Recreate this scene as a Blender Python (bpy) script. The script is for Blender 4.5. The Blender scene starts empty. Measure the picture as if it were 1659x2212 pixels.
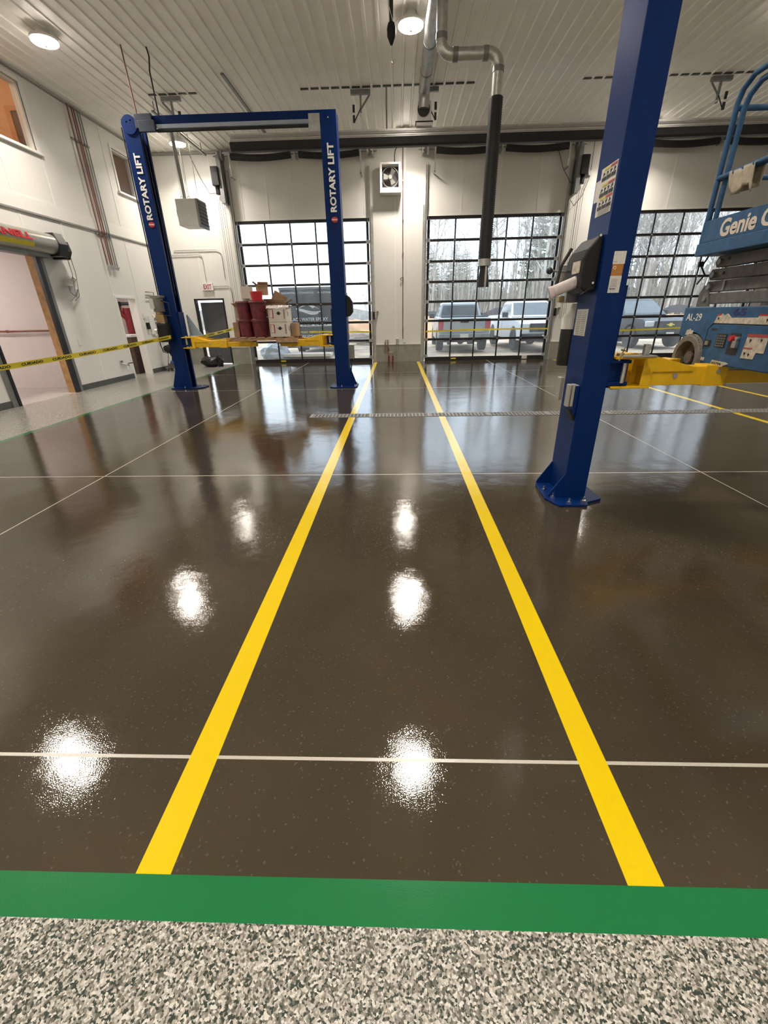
import bpy, bmesh, math, random
from mathutils import Vector, Matrix
PI = math.pi
S = bpy.context.scene
C = S.collection
# ---------------------------------------------------------------- camera, sky, exposure
cam_d = bpy.data.cameras.new('camera'); cam = bpy.data.objects.new('camera', cam_d); C.objects.link(cam)
FPX = 913.16
cam_d.sensor_fit = 'VERTICAL'; cam_d.sensor_height = 36.0; cam_d.lens = FPX / 2212 * 36.0
cam_d.clip_start = 0.05; cam_d.clip_end = 500
R0 = ((0.99943288, 0.02830276, -0.0182446), (-0.00449761, -0.42475451, -0.9052974), (-0.0333719, 0.90486605, -0.42438633))
r0, r1, r2 = [Vector(v) for v in R0]
rot = Matrix((r0, -r1, -r2)).transposed()
cam.matrix_world = Matrix.Translation((0, 0, 1.55)) @ rot.to_4x4()
S.camera = cam
S.view_settings.view_transform = 'Standard'; S.view_settings.look = 'None'
S.view_settings.gamma = 1.0; S.view_settings.exposure = 0.32; S.view_settings.use_curve_mapping = False
LAMP = 44.0         # radiance of a ceiling lamp lens
LAMPW = 84.0        # watts of the LED disc behind it
SKY = 3.2
W = bpy.data.worlds.new('overcast_sky'); S.world = W; W.use_nodes = True
nt = W.node_tree; nt.nodes.clear()
out = nt.nodes.new('ShaderNodeOutputWorld'); bg = nt.nodes.new('ShaderNodeBackground'); bg.inputs[1].default_value = SKY
tc = nt.nodes.new('ShaderNodeTexCoord'); nz = nt.nodes.new('ShaderNodeTexNoise'); nz.inputs['Scale'].default_value = 3.0; nz.inputs['Detail'].default_value = 4
cr = nt.nodes.new('ShaderNodeValToRGB'); cr.color_ramp.elements[0].position = .35; cr.color_ramp.elements[1].position = .65
cr.color_ramp.elements[0].color = (.62, .70, .80, 1); cr.color_ramp.elements[1].color = (.78, .83, .88, 1)
nt.links.new(tc.outputs['Generated'], nz.inputs['Vector']); nt.links.new(nz.outputs['Fac'], cr.inputs['Fac'])
nt.links.new(cr.outputs['Color'], bg.inputs['Color']); nt.links.new(bg.outputs['Background'], out.inputs['Surface'])

# ---------------------------------------------------------------- materials
MATS = {}
def mat(name, col, rough=.5, metal=0.0, var=.06, scale=6.0, bump=0.0, bscale=80.0, coat=0.0, emit=None, estr=0.0, spec=.5, det=3.0):
    if name in MATS: return MATS[name]
    m = bpy.data.materials.new(name); m.use_nodes = True; n = m.node_tree; b = n.nodes['Principled BSDF']
    b.inputs['Roughness'].default_value = rough; b.inputs['Metallic'].default_value = metal
    b.inputs['Coat Weight'].default_value = coat; b.inputs['Coat Roughness'].default_value = .08
    b.inputs['Specular IOR Level'].default_value = spec
    t = n.nodes.new('ShaderNodeTexCoord'); z = n.nodes.new('ShaderNodeTexNoise'); z.inputs['Scale'].default_value = scale; z.inputs['Detail'].default_value = det
    r = n.nodes.new('ShaderNodeValToRGB'); r.color_ramp.elements[0].position = .3; r.color_ramp.elements[1].position = .7
    r.color_ramp.elements[0].color = tuple(max(0, c * (1 - var)) for c in col) + (1,); r.color_ramp.elements[1].color = tuple(min(1, c * (1 + var)) for c in col) + (1,)
    n.links.new(t.outputs['Object'], z.inputs['Vector']); n.links.new(z.outputs['Fac'], r.inputs['Fac']); n.links.new(r.outputs['Color'], b.inputs['Base Color'])
    if bump:
        z2 = n.nodes.new('ShaderNodeTexNoise'); z2.inputs['Scale'].default_value = bscale; z2.inputs['Detail'].default_value = 2
        bp = n.nodes.new('ShaderNodeBump'); bp.inputs['Strength'].default_value = bump; bp.inputs['Distance'].default_value = .002
        n.links.new(t.outputs['Object'], z2.inputs['Vector']); n.links.new(z2.outputs['Fac'], bp.inputs['Height']); n.links.new(bp.outputs['Normal'], b.inputs['Normal'])
    if emit: b.inputs['Emission Color'].default_value = emit + (1,); b.inputs['Emission Strength'].default_value = estr
    MATS[name] = m; return m

def floor_finish(name, c1, c2, rough, sc, speck=None, bumpd=.00022):
    m = bpy.data.materials.new(name); m.use_nodes = True; n = m.node_tree; b = n.nodes['Principled BSDF']; L = n.links.new
    g = n.nodes.new('ShaderNodeNewGeometry')
    z = n.nodes.new('ShaderNodeTexNoise'); z.inputs['Scale'].default_value = 1.1; z.inputs['Detail'].default_value = 5
    f = n.nodes.new('ShaderNodeTexNoise'); f.inputs['Scale'].default_value = sc; f.inputs['Detail'].default_value = 3; f.inputs['Roughness'].default_value = .7
    L(g.outputs['Position'], z.inputs['Vector']); L(g.outputs['Position'], f.inputs['Vector'])
    a = n.nodes.new('ShaderNodeMath'); a.operation = 'MULTIPLY_ADD'; a.inputs[1].default_value = .55; L(f.outputs['Fac'], a.inputs[0])
    s = n.nodes.new('ShaderNodeMath'); s.operation = 'MULTIPLY'; s.inputs[1].default_value = .45; L(z.outputs['Fac'], s.inputs[0]); L(s.outputs[0], a.inputs[2])
    r = n.nodes.new('ShaderNodeValToRGB'); r.color_ramp.elements[0].position = .36; r.color_ramp.elements[1].position = .62
    r.color_ramp.elements[0].color = c1 + (1,); r.color_ramp.elements[1].color = c2 + (1,); L(a.outputs[0], r.inputs['Fac'])
    last = r.outputs['Color']
    if speck:
        v = n.nodes.new('ShaderNodeTexVoronoi'); v.inputs['Scale'].default_value = 170; L(g.outputs['Position'], v.inputs['Vector'])
        sr = n.nodes.new('ShaderNodeSeparateColor'); L(v.outputs['Color'], sr.inputs[0])
        q = n.nodes.new('ShaderNodeMath'); q.operation = 'GREATER_THAN'; q.inputs[1].default_value = .985; L(sr.outputs[0], q.inputs[0])
        mx = n.nodes.new('ShaderNodeMix'); mx.data_type = 'RGBA'; mx.inputs[7].default_value = speck + (1,)
        q2 = n.nodes.new('ShaderNodeMath'); q2.operation = 'MULTIPLY'; q2.inputs[1].default_value = .11; L(q.outputs[0], q2.inputs[0])
        L(q2.outputs[0], mx.inputs[0]); L(last, mx.inputs[6]); last = mx.outputs[2]
    L(last, b.inputs['Base Color']); b.inputs['Roughness'].default_value = rough; b.inputs['IOR'].default_value = 1.6
    # orange-peel of the poured coating and its long lazy waves
    w1 = n.nodes.new('ShaderNodeTexNoise'); w1.inputs['Scale'].default_value = 210; w1.inputs['Detail'].default_value = 1.5; L(g.outputs['Position'], w1.inputs['Vector'])
    b1 = n.nodes.new('ShaderNodeBump'); b1.inputs['Strength'].default_value = 1.0; b1.inputs['Distance'].default_value = bumpd; L(w1.outputs['Fac'], b1.inputs['Height'])
    w2 = n.nodes.new('ShaderNodeTexNoise'); w2.inputs['Scale'].default_value = 2.6; w2.inputs['Detail'].default_value = 3; L(g.outputs['Position'], w2.inputs['Vector'])
    b2 = n.nodes.new('ShaderNodeBump'); b2.inputs['Strength'].default_value = 1.0; b2.inputs['Distance'].default_value = .0035; L(w2.outputs['Fac'], b2.inputs['Height'])
    L(b1.outputs['Normal'], b2.inputs['Normal']); L(b2.outputs['Normal'], b.inputs['Normal'])
    return m

def flake_finish():
    m = bpy.data.materials.new('decorative_flake_coating'); m.use_nodes = True; n = m.node_tree; b = n.nodes['Principled BSDF']; L = n.links.new
    g = n.nodes.new('ShaderNodeNewGeometry')
    d = n.nodes.new('ShaderNodeTexNoise'); d.inputs['Scale'].default_value = 120; L(g.outputs['Position'], d.inputs['Vector'])
    ad = n.nodes.new('ShaderNodeVectorMath'); ad.operation = 'MULTIPLY_ADD'; ad.inputs[1].default_value = (.006,) * 3; L(d.outputs['Color'], ad.inputs[0]); L(g.outputs['Position'], ad.inputs[2])
    v = n.nodes.new('ShaderNodeTexVoronoi'); v.inputs['Scale'].default_value = 185; v.inputs['Randomness'].default_value = 1; L(ad.outputs[0], v.inputs['Vector'])
    sr = n.nodes.new('ShaderNodeSeparateColor'); L(v.outputs['Color'], sr.inputs[0])
    r = n.nodes.new('ShaderNodeValToRGB'); r.color_ramp.interpolation = 'CONSTANT'
    es = r.color_ramp.elements; es[0].position = 0; es[0].color = (.035, .045, .037, 1); es[1].position = .20; es[1].color = (.11, .108, .088, 1)
    for p, c in ((.36, (.20, .19, .165)), (.52, (.32, .30, .265)), (.68, (.43, .405, .365)), (.88, (.56, .54, .50))):
        e = es.new(p); e.color = c + (1,)
    L(sr.outputs[0], r.inputs['Fac']); L(r.outputs['Color'], b.inputs['Base Color']); b.inputs['Roughness'].default_value = .22
    w1 = n.nodes.new('ShaderNodeTexNoise'); w1.inputs['Scale'].default_value = 120; L(g.outputs['Position'], w1.inputs['Vector'])
    b1 = n.nodes.new('ShaderNodeBump'); b1.inputs['Strength'].default_value = 1; b1.inputs['Distance'].default_value = .0012; L(w1.outputs['Fac'], b1.inputs['Height']); L(b1.outputs['Normal'], b.inputs['Normal'])
    return m

def glass_mat(name, haze=.035, tint=(.93, .97, 1.0)):
    m = bpy.data.materials.new(name); m.use_nodes = True; n = m.node_tree; n.nodes.clear(); L = n.links.new
    o = n.nodes.new('ShaderNodeOutputMaterial'); t = n.nodes.new('ShaderNodeBsdfTransparent'); t.inputs[0].default_value = tint + (1,)
    gl = n.nodes.new('ShaderNodeBsdfGlossy'); gl.inputs['Roughness'].default_value = .02
    lf = n.nodes.new('ShaderNodeLayerWeight'); lf.inputs[0].default_value = .5
    pw = n.nodes.new('ShaderNodeMath'); pw.operation = 'POWER'; pw.inputs[1].default_value = 5; L(lf.outputs['Facing'], pw.inputs[0])
    lw = n.nodes.new('ShaderNodeMath'); lw.operation = 'MULTIPLY_ADD'; lw.inputs[1].default_value = .9; lw.inputs[2].default_value = .03; L(pw.outputs[0], lw.inputs[0])
    df = n.nodes.new('ShaderNodeBsdfTranslucent'); df.inputs[0].default_value = (.9, .93, .95, 1)
    nz = n.nodes.new('ShaderNodeTexNoise'); nz.inputs['Scale'].default_value = 2.0
    tcn = n.nodes.new('ShaderNodeTexCoord'); L(tcn.outputs['Object'], nz.inputs['Vector'])
    mm = n.nodes.new('ShaderNodeMath'); mm.operation = 'MULTIPLY'; mm.inputs[1].default_value = haze * 2; L(nz.outputs['Fac'], mm.inputs[0])
    m1 = n.nodes.new('ShaderNodeMixShader'); L(mm.outputs[0], m1.inputs[0]); L(t.outputs[0], m1.inputs[1]); L(df.outputs[0], m1.inputs[2])
    m2 = n.nodes.new('ShaderNodeMixShader'); L(lw.outputs[0], m2.inputs[0]); L(m1.outputs[0], m2.inputs[1]); L(gl.outputs[0], m2.inputs[2])
    L(m2.outputs[0], o.inputs[0]); return m

M_wall = mat('white_frp_wall_panel', (.71, .70, .665), .42, var=.02, scale=1.5)
M_trim = mat('white_batten', (.76, .75, .71), .35, var=.02)
M_ceil = mat('white_steel_liner', (.88, .86, .80), .45, var=.03, scale=2)
M_conc = mat('bare_concrete_plinth', (.27, .265, .225), .7, var=.12, scale=5)
M_black = mat('black_aluminium', (.012, .012, .013), .35, var=.1)
M_galv = mat('galvanised_steel', (.52, .52, .51), .38, metal=.9, var=.15, scale=12)
M_gdark = mat('dull_grey_steel', (.22, .225, .22), .45, metal=.5, var=.1)
M_blue = mat('lift_blue_paint', (.0005, .018, .108), .42, var=.08, scale=9, coat=0, spec=.16)
M_yel = mat('lift_yellow_paint', (.80, .47, .006), .38, var=.07, scale=14)
M_genie = mat('scissor_lift_blue_paint', (.020, .085, .195), .5, var=.22, scale=16)
M_scis = mat('dirty_grey_scissor_steel', (.115, .108, .10), .6, var=.25, scale=18)
M_rub = mat('black_rubber', (.014, .014, .015), .6, var=.15)
M_plast = mat('black_plastic', (.009, .009, .010), .45, var=.1, bump=.3, bscale=300, spec=.3)
M_white = mat('white_paint', (.72, .71, .68), .4, var=.04)
M_lett = mat('white_lettering', (.80, .79, .77), .5, var=.02)
M_label = mat('white_printed_label', (.62, .60, .56), .45, var=.10, scale=60)
M_ink = mat('black_ink', (.02, .02, .02), .5, var=.05)
M_red = mat('red_enamel', (.45, .02, .025), .4, var=.1)
M_dkred = mat('dark_red_pipe_paint', (.16, .008, .012), .35, var=.12)
M_cop = mat('copper_pipe', (.20, .085, .06), .4, metal=.55, var=.15)
M_card = mat('brown_cardboard', (.33, .22, .13), .8, var=.12, scale=8)
M_cardw = mat('white_carton', (.62, .57, .51), .7, var=.06)
M_wood = mat('raw_pine', (.40, .22, .085), .65, var=.25, scale=7)
M_pallet = mat('pallet_wood', (.42, .26, .16), .8, var=.25, scale=9)
M_bucket = mat('dark_red_bucket', (.12, .016, .026), .35, var=.45, scale=9)
M_chrome = mat('chrome', (.75, .75, .74), .15, metal=1, var=.05)
M_tape = mat('yellow_barrier_tape', (.80, .66, .05), .4, var=.05)
M_base = mat('grey_vinyl_base', (.075, .08, .08), .5, var=.08)
M_glass = glass_mat('door_glass')
M_glassd = mat('dark_car_glass', (.02, .026, .03), .06, var=.1)
M_pink = mat('primed_annex_wall', (.60, .53, .50), .6, var=.02)
M_rag = mat('beige_rag', (.40, .35, .27), .9, var=.15, scale=20)
M_tyre = mat('worn_tyre', (.05, .05, .05), .8, var=.2)
M_grtyre = mat('dusty_grey_tyre', (.16, .145, .125), .8, var=.2, scale=20)
M_brass = mat('brass', (.38, .27, .13), .35, metal=.8, var=.1)
M_cream = mat('worn_cream_decal', (.52, .47, .38), .6, var=.3, scale=30)

# ---------------------------------------------------------------- builders
class B:
    """collects shapes and links them as one mesh object"""
    def __init__(s): s.bm = bmesh.new(); s.mi = 0
    def _f(s, vs):
        try:
            f = s.bm.faces.new(vs); f.material_index = s.mi; return f
        except ValueError: return None
    def box(s, x0, x1, y0, y1, z0, z1, M=None):
        v = [Vector((x, y, z)) for z in (z0, z1) for y in (y0, y1) for x in (x0, x1)]
        if M is not None: v = [M @ p for p in v]
        v = [s.bm.verts.new(p) for p in v]
        for a in ((0, 2, 3, 1), (4, 5, 7, 6), (0, 1, 5, 4), (2, 6, 7, 3), (0, 4, 6, 2), (1, 3, 7, 5)): s._f([v[i] for i in a])
        return s
    def cbox(s, c, d, rz=0, rx=0, ry=0):
        M = Matrix.Translation(c) @ Matrix.Rotation(rz, 4, 'Z') @ Matrix.Rotation(ry, 4, 'Y') @ Matrix.Rotation(rx, 4, 'X')
        return s.box(-d[0] / 2, d[0] / 2, -d[1] / 2, d[1] / 2, -d[2] / 2, d[2] / 2, M)
    def prism(s, pts, ax, a, b, M=None):
        def mk(p, t):
            q = Vector((t, p[0], p[1])) if ax == 'x' else Vector((p[0], t, p[1])) if ax == 'y' else Vector((p[0], p[1], t))
            return s.bm.verts.new(M @ q if M is not None else q)
        A = [mk(p, a) for p in pts]; Bv = [mk(p, b) for p in pts]; n = len(pts)
        s._f(A); s._f(Bv[::-1])
        for i in range(n): s._f([A[i], Bv[i], Bv[(i + 1) % n], A[(i + 1) % n]])
        return s
    def quad(s, *ps):
        s._f([s.bm.verts.new(Vector(p)) for p in ps]); return s
    def tube(s, pts, r, n=10, caps=True, rad=None):
        pts = [Vector(p) for p in pts]; rings = []; up = None
        for i, p in enumerate(pts):
            d = (pts[min(i + 1, len(pts) - 1)] - pts[max(i - 1, 0)])
            d = d.normalized() if d.length > 1e-9 else Vector((0, 0, 1))
            if up is None: up = Vector((0, 0, 1)) if abs(d.z) < .9 else Vector((1, 0, 0))
            u = (up - d * up.dot(d)); u = u.normalized() if u.length > 1e-6 else d.orthogonal().normalized(); w = d.cross(u); up = u
            rr = rad[i] if rad else r
            rings.append([s.bm.verts.new(p + (u * math.cos(2 * PI * k / n) + w * math.sin(2 * PI * k / n)) * rr) for k in range(n)])
        for a, b in zip(rings, rings[1:]):
            for k in range(n): s._f([a[k], a[(k + 1) % n], b[(k + 1) % n], b[k]])
        if caps: s._f(rings[0][::-1]); s._f(rings[-1])
        return s
    def cyl(s, p0, p1, r, r1=None, n=20): return s.tube([p0, p1], r, n, rad=[r, r if r1 is None else r1])
    def lathe(s, prof, c=(0, 0, 0), n=24, M=None, caps=True):
        rings = []
        for r, z in prof:
            ring = []
            for k in range(n):
                p = Vector((c[0] + r * math.cos(2 * PI * k / n), c[1] + r * math.sin(2 * PI * k / n), c[2] + z))
                ring.append(s.bm.verts.new(M @ p if M is not None else p))
            rings.append(ring)
        for a, b in zip(rings, rings[1:]):
            for k in range(n): s._f([a[k], a[(k + 1) % n], b[(k + 1) % n], b[k]])
        if caps: s._f(rings[0][::-1]); s._f(rings[-1])
        return s
    def blob(s, c, r, seed=0, rough=.15, n=2):
        rnd = random.Random(seed); res = bmesh.ops.create_icosphere(s.bm, subdivisions=n, radius=1)
        for v in res['verts']:
            k = 1 + rnd.uniform(-rough, rough); v.co = Vector((c[0] + v.co.x * r[0] * k, c[1] + v.co.y * r[1] * k, c[2] + v.co.z * r[2] * k))
        for v in res['verts']:
            for f in v.link_faces: f.material_index = s.mi
        return s
    def obj(s, name, m, parent=None, bev=0, smooth=False, label=None, cat=None, group=None, kind=None, world=True):
        me = bpy.data.meshes.new(name); bm = s.bm
        bmesh.ops.recalc_face_normals(bm, faces=bm.faces)
        off = Vector((0, 0, 0))
        if parent is not None and world: bm.transform(parent.matrix_world.inverted())
        elif parent is None and world and bm.verts:
            xs = [v.co.x for v in bm.verts]; ys = [v.co.y for v in bm.verts]; zs = [v.co.z for v in bm.verts]
            off = Vector(((min(xs) + max(xs)) / 2, (min(ys) + max(ys)) / 2, min(zs))); bm.transform(Matrix.Translation(-off))
        bm.to_mesh(me); bm.free()
        for q in (m if isinstance(m, (list, tuple)) else [m]): me.materials.append(q)
        if smooth:
            for p in me.polygons: p.use_smooth = True
        o = bpy.data.objects.new(name, me); C.objects.link(o); o.location = off
        if parent is not None:
            o.parent = parent; o.location = (0, 0, 0)
            if world:   # keep nested transforms right
                o.matrix_world = parent.matrix_world.copy()
                o.matrix_basis = Matrix.Identity(4)
        if bev:
            b = o.modifiers.new('bevel', 'BEVEL'); b.width = bev; b.segments = 2; b.limit_method = 'ANGLE'; b.angle_limit = .6
        if smooth == 'auto':
            try:
                for e in me.edges: pass
                me.set_sharp_from_angle(angle=.7)
            except Exception: pass
        if label: o['label'] = label
        if cat: o['category'] = cat
        if group: o['group'] = group
        if kind: o['kind'] = kind
        return o
    def objs(s, name, m, parent, **k):
        """one object for each separate piece"""
        bm = s.bm; bm.verts.index_update(); todo = set(bm.verts); out_ = []
        while todo:
            st = [todo.pop()]; comp = set(st)
            while st:
                v = st.pop()
                for e in v.link_edges:
                    w_ = e.other_vert(v)
                    if w_ not in comp: comp.add(w_); todo.discard(w_); st.append(w_)
            q = B(); mp = {v: q.bm.verts.new(v.co) for v in comp}
            for f in {f for v in comp for f in v.link_faces}:
                try: q.bm.faces.new([mp[v] for v in f.verts])
                except ValueError: pass
            out_.append(q.obj(name, m, parent, **k))
        bm.free(); return out_
def thing(name, label, cat, loc=(0, 0, 0), rz=0, group=None):
    o = bpy.data.objects.new(name, None); C.objects.link(o); o.location = loc; o.rotation_euler = (0, 0, rz); o.empty_display_size = .1
    o.matrix_world = Matrix.Translation(loc) @ Matrix.Rotation(rz, 4, 'Z')
    o['label'] = label; o['category'] = cat
    if group: o['group'] = group
    return o
def tree_copy(o, parent=None):
    c = o.copy(); C.objects.link(c); c.parent = parent
    for ch in list(o.children): tree_copy(ch, c)
    return c
def place(o, loc, rz, label, group=None):
    c = tree_copy(o); c.location = loc; c.rotation_euler = (0, 0, rz); c['label'] = label
    if group: c['group'] = group
    return c
def text(name, s, center, right, up, width, height, m, parent, bold=.0, ext=.001):
    cu = bpy.data.curves.new('t', 'FONT'); cu.body = s; cu.size = 1; cu.offset = bold; cu.extrude = .01; cu.resolution_u = 3
    to = bpy.data.objects.new('t', cu); C.objects.link(to); bpy.context.view_layer.update()
    me = bpy.data.meshes.new_from_object(to.evaluated_get(bpy.context.evaluated_depsgraph_get()))
    bpy.data.objects.remove(to); bpy.data.curves.remove(cu)
    xs = [v.co.x for v in me.vertices]; ys = [v.co.y for v in me.vertices]
    x0, x1, y0, y1 = min(xs), max(xs), min(ys), max(ys)
    R_ = Vector(right).normalized(); U = Vector(up).normalized(); N = R_.cross(U); c0 = Vector(center)
    inv = parent.matrix_world.inverted() if parent else Matrix.Identity(4)
    for v in me.vertices:
        a = (v.co.x - (x0 + x1) / 2) / (x1 - x0) * width; b = (v.co.y - (y0 + y1) / 2) / (y1 - y0) * height
        v.co = inv @ (c0 + R_ * a + U * b + N * (v.co.z / .01 * ext))
    me.name = name; me.materials.clear(); me.materials.append(m)
    o = bpy.data.objects.new(name, me); C.objects.link(o)
    if parent: o.parent = parent
    return o
def arc(c, r, a0, a1, u, v, n=8):
    u = Vector(u); v = Vector(v); c = Vector(c)
    return [c + (u * math.cos(a0 + (a1 - a0) * i / n) + v * math.sin(a0 + (a1 - a0) * i / n)) * r for i in range(n + 1)]
def struct(b, name, m, **k): return b.obj(name, m, kind='structure', **k)

# ================================================================ THE ROOM
XL, XR, YB, YF, ZC = -7.6, 13.5, -5.5, 16.0, 6.1
F_dark = floor_finish('brown_epoxy_coating', (.033, .025, .0145), (.058, .045, .028), .04, 420, speck=(.35, .32, .26))
F_yel = floor_finish('yellow_line_paint', (.62, .44, .001), (.68, .50, .002), .18, 300)
F_grn = floor_finish('green_line_paint', (.006, .13, .038), (.008, .155, .047), .18, 300)
F_jnt = floor_finish('pale_joint_filler', (.36, .34, .29), (.50, .47, .41), .30, 200)
F_flk = flake_finish()
b = B()
ylx = [(-.815, -.705), (.677, .783), (5.40, 5.50), (6.95, 7.05)]
jx = [-3.2, 3.15]; jy = [1.065, 4.25, 9.98, 12.9]
xs = sorted(set([XL, -5.70, -5.60, XR] + [v for p in ylx for v in p] + [v for j in jx for v in (j - .006, j + .006)]))
ys = sorted(set([YB, .575, .685, 15.85, YF + .12] + [v for j in jy for v in (j - .007, j + .007)]))
for x0, x1 in zip(xs, xs[1:]):
    for y0, y1 in zip(ys, ys[1:]):
        cx, cy = (x0 + x1) / 2, (y0 + y1) / 2
        k = 0
        if any(abs(cy - j) < .007 for j in jy): k = 4
        if any(abs(cx - j) < .006 for j in jx): k = 4
        if any(a < cx < c for a, c in ylx) and cy < 15.85: k = 3
        if cx < -5.70: k = 1
        elif cx < -5.60: k = 2
        if cy < .575: k = 1
        elif cy < .685: k = 2 if cx > -5.70 else 1
        b.mi = k; b.quad((x0, y0, 0), (x1, y0, 0), (x1, y1, 0), (x0, y1, 0))
bmesh.ops.remove_doubles(b.bm, verts=b.bm.verts, dist=1e-5)
struct(b, 'floor', [F_dark, F_flk, F_grn, F_yel, F_jnt])

# ribbed steel ceiling
b = B(); pitch = .2286; x = XL; prof = []
while x < XR:
    prof += [(x, ZC), (x + .165, ZC), (x + .180, ZC - .022), (x + .214, ZC - .022)]; x += pitch
prof.append((XR, ZC))
for (x0, z0), (x1, z1) in zip(prof, prof[1:]): b.quad((x0, YB, z0), (x1, YB, z1), (x1, YF + .1, z1), (x0, YF + .1, z0))
b.box(XL - .2, XR + .2, YB - .2, YF + .3, ZC + .02, ZC + .12)
ceil = struct(b, 'ceiling', M_ceil)
M_lap = mat('shadowed_liner_lap', (.06, .06, .055), .6)  # lap seam, its shadow between the ribs put into the dark colour
b = B()
for xa, xb in ((-2.3, 1.55), (3.9, 7.7), (-5.55, -4.6)):
    x = XL + pitch * math.ceil((xa - XL) / pitch)
    while x < xb: b.box(x - .01, x + .17, 12.38, 12.43, ZC - .02, ZC + .005); x += pitch
struct(b, 'trim_1', M_lap)

def wall_cells(bb, axis, pos, th, u0, u1, z0, z1, openings):
    us = sorted(set([u0, u1] + [v for o in openings for v in o[:2] if u0 < v < u1])); zs = sorted(set([z0, z1] + [v for o in openings for v in o[2:] if z0 < v < z1]))
    for a, c in zip(us, us[1:]):
        for d, e in zip(zs, zs[1:]):
            mu, mz = (a + c) / 2, (d + e) / 2
            if any(o[0] < mu < o[1] and o[2] < mz < o[3] for o in openings): continue
            if axis == 'y': bb.box(a, c, pos, pos + th, d, e)
            else: bb.box(pos - th, pos, a, c, d, e)
# far wall with three overhead door openings and the man door
DOORS = [(-5.15, -.88), (.95, 5.2), (7.08, 11.6)]
ZD = 4.3
man = (-6.95, -5.92, 0, 2.13)
op = [(a, c, 0, ZD) for a, c in DOORS] + [man]
b = B(); wall_cells(b, 'y', YF, .16, XL - .16, XR + .16, .56, ZC, op)
w = struct(b, 'wall_far', M_wall)
b = B(); wall_cells(b, 'y', YF - .012, .17, XL, XR, 0, .56, op)
struct(b, 'baseboard_far', M_conc)
b = B(); b.box(XL, DOORS[0][0] - .77, YF - .03, YF - .012, .56, .60) if False else None
for a, c in ((-5.92, DOORS[0][0]), (DOORS[0][1], DOORS[1][0]), (DOORS[1][1], DOORS[2][0]), (DOORS[2][1], XR), (XL, man[0])): b.box(a, c, YF - .022, YF, .56, .60)
for x in (-7.45, -6.55, -5.72, -4.85, -4.05, -3.25, -2.05, -1.0, -.05, .2, 2.0, 3.15, 4.35, 5.25, 5.6, 6.8, 8.3, 9.55, 10.75):
    inside = any(a < x < c for a, c in DOORS); z0 = ZD + .05 if inside else (2.2 if man[0] < x < man[1] else .6)
    b.box(x - .022, x + .022, YF - .008, YF, z0, ZC - .02)
for a, c in DOORS: b.box(a - .05, c + .05, YF - .012, YF, ZD, ZD + .05)
struct(b, 'trim_2', M_trim)
b = B(); b.box(XL, XR, YF - .05, YF, ZC - .09, ZC - .025)
struct(b, 'trim_3', mat('grey_ceiling_angle', (.30, .29, .26), .5))

# left wall with roller door, doorway and the two mezzanine windows
RD = (8.36, 10.12, 0, 2.85); DW = (12.58, 13.48, 0, 2.08); W1 = (9.2, 11.12, 4.78, 5.9); W2 = (14.05, 15.0, 4.72, 5.68)
b = B(); wall_cells(b, 'x', XL, .18, YB, YF + .16, 0, ZC, [RD, DW, W1, W2]); struct(b, 'wall_left', M_wall)
b = B()
for y in (-1, .3, 1.5, 2.7, 3.95, 5.2, 6.4, 7.6, 8.83, 10.05, 11.22, 12.49, 13.68, 14.95):
    for z0, z1 in ((.12, 3.56), (3.86, ZC)):
        segs = [(z0, z1)]
        for o in (RD, DW, W1, W2):
            if o[0] - .08 < y < o[1] + .08:
                segs = [(p, q) for s0, s1 in segs for p, q in ((s0, min(s1, o[2] - .08)), (max(s0, o[3] + .08), s1)) if q - p > .05]
        for p, q in segs: b.box(XL, XL + .008, y - .022, y + .022, p, q)
b.box(XL, XL + .02, YB, YF, 3.60, 3.86)
struct(b, 'trim_4', M_trim)
b = B(); b.box(XL, XL + .035, YB, YF, 3.565, 3.60); b.box(XL, XL + .03, YB, YF, ZC - .07, ZC - .035); struct(b, 'trim_5', mat('grey_band_edge', (.26, .25, .23), .5))
b = B()
for a, c in ((YB, RD[0] - .12), (RD[1] + .18, DW[0] - .06), (DW[1] + .06, YF)): b.box(XL, XL + .012, a, c, 0, .13)
struct(b, 'baseboard_left', M_base)
b = B(); b.box(XR, XR + .16, YB, YF + .16, 0, ZC); struct(b, 'wall_right', M_wall)
b = B(); b.box(XL - .16, XR + .16, YB - .16, YB, 0, ZC); struct(b, 'wall_back', M_wall)

def window(n, o, glass):
    t = bpy.data.objects.new('window_%d' % n, None); C.objects.link(t); t.location = (XL, (o[0] + o[1]) / 2, o[2]); t['kind'] = 'structure'
    t.matrix_world = Matrix.Translation(t.location)
    b = B()
    for a, c, d, e in ((o[0] - .07, o[0], o[2] - .02, o[3] + .07), (o[1], o[1] + .07, o[2] - .02, o[3] + .07), (o[0], o[1], o[3], o[3] + .07)): b.box(XL - .02, XL + .025, a, c, d, e)
    for a, c, d, e in ((o[0], o[0] + .03, o[2], o[3]), (o[1] - .03, o[1], o[2], o[3]), (o[0], o[1], o[3] - .03, o[3]), (o[0], o[1], o[2], o[2] + .03)): b.box(XL - .16, XL - .03, a, c, d, e)
    b.obj('window_frame', M_trim, t, bev=.004)
    b = B(); b.box(XL - .17, XL + .07, o[0] - .11, o[1] + .11, o[2] - .05, o[2]); b.obj('window_sill', M_trim, t, bev=.005)
    b = B(); b.box(XL - .10, XL - .094, o[0] + .03, o[1] - .03, o[2] + .03, o[3] - .03); b.obj('pane', glass, t)
window(1, W1, glass_mat('interior_glass', .01)); window(2, W2, glass_mat('interior_glass_dim', .02))

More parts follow.
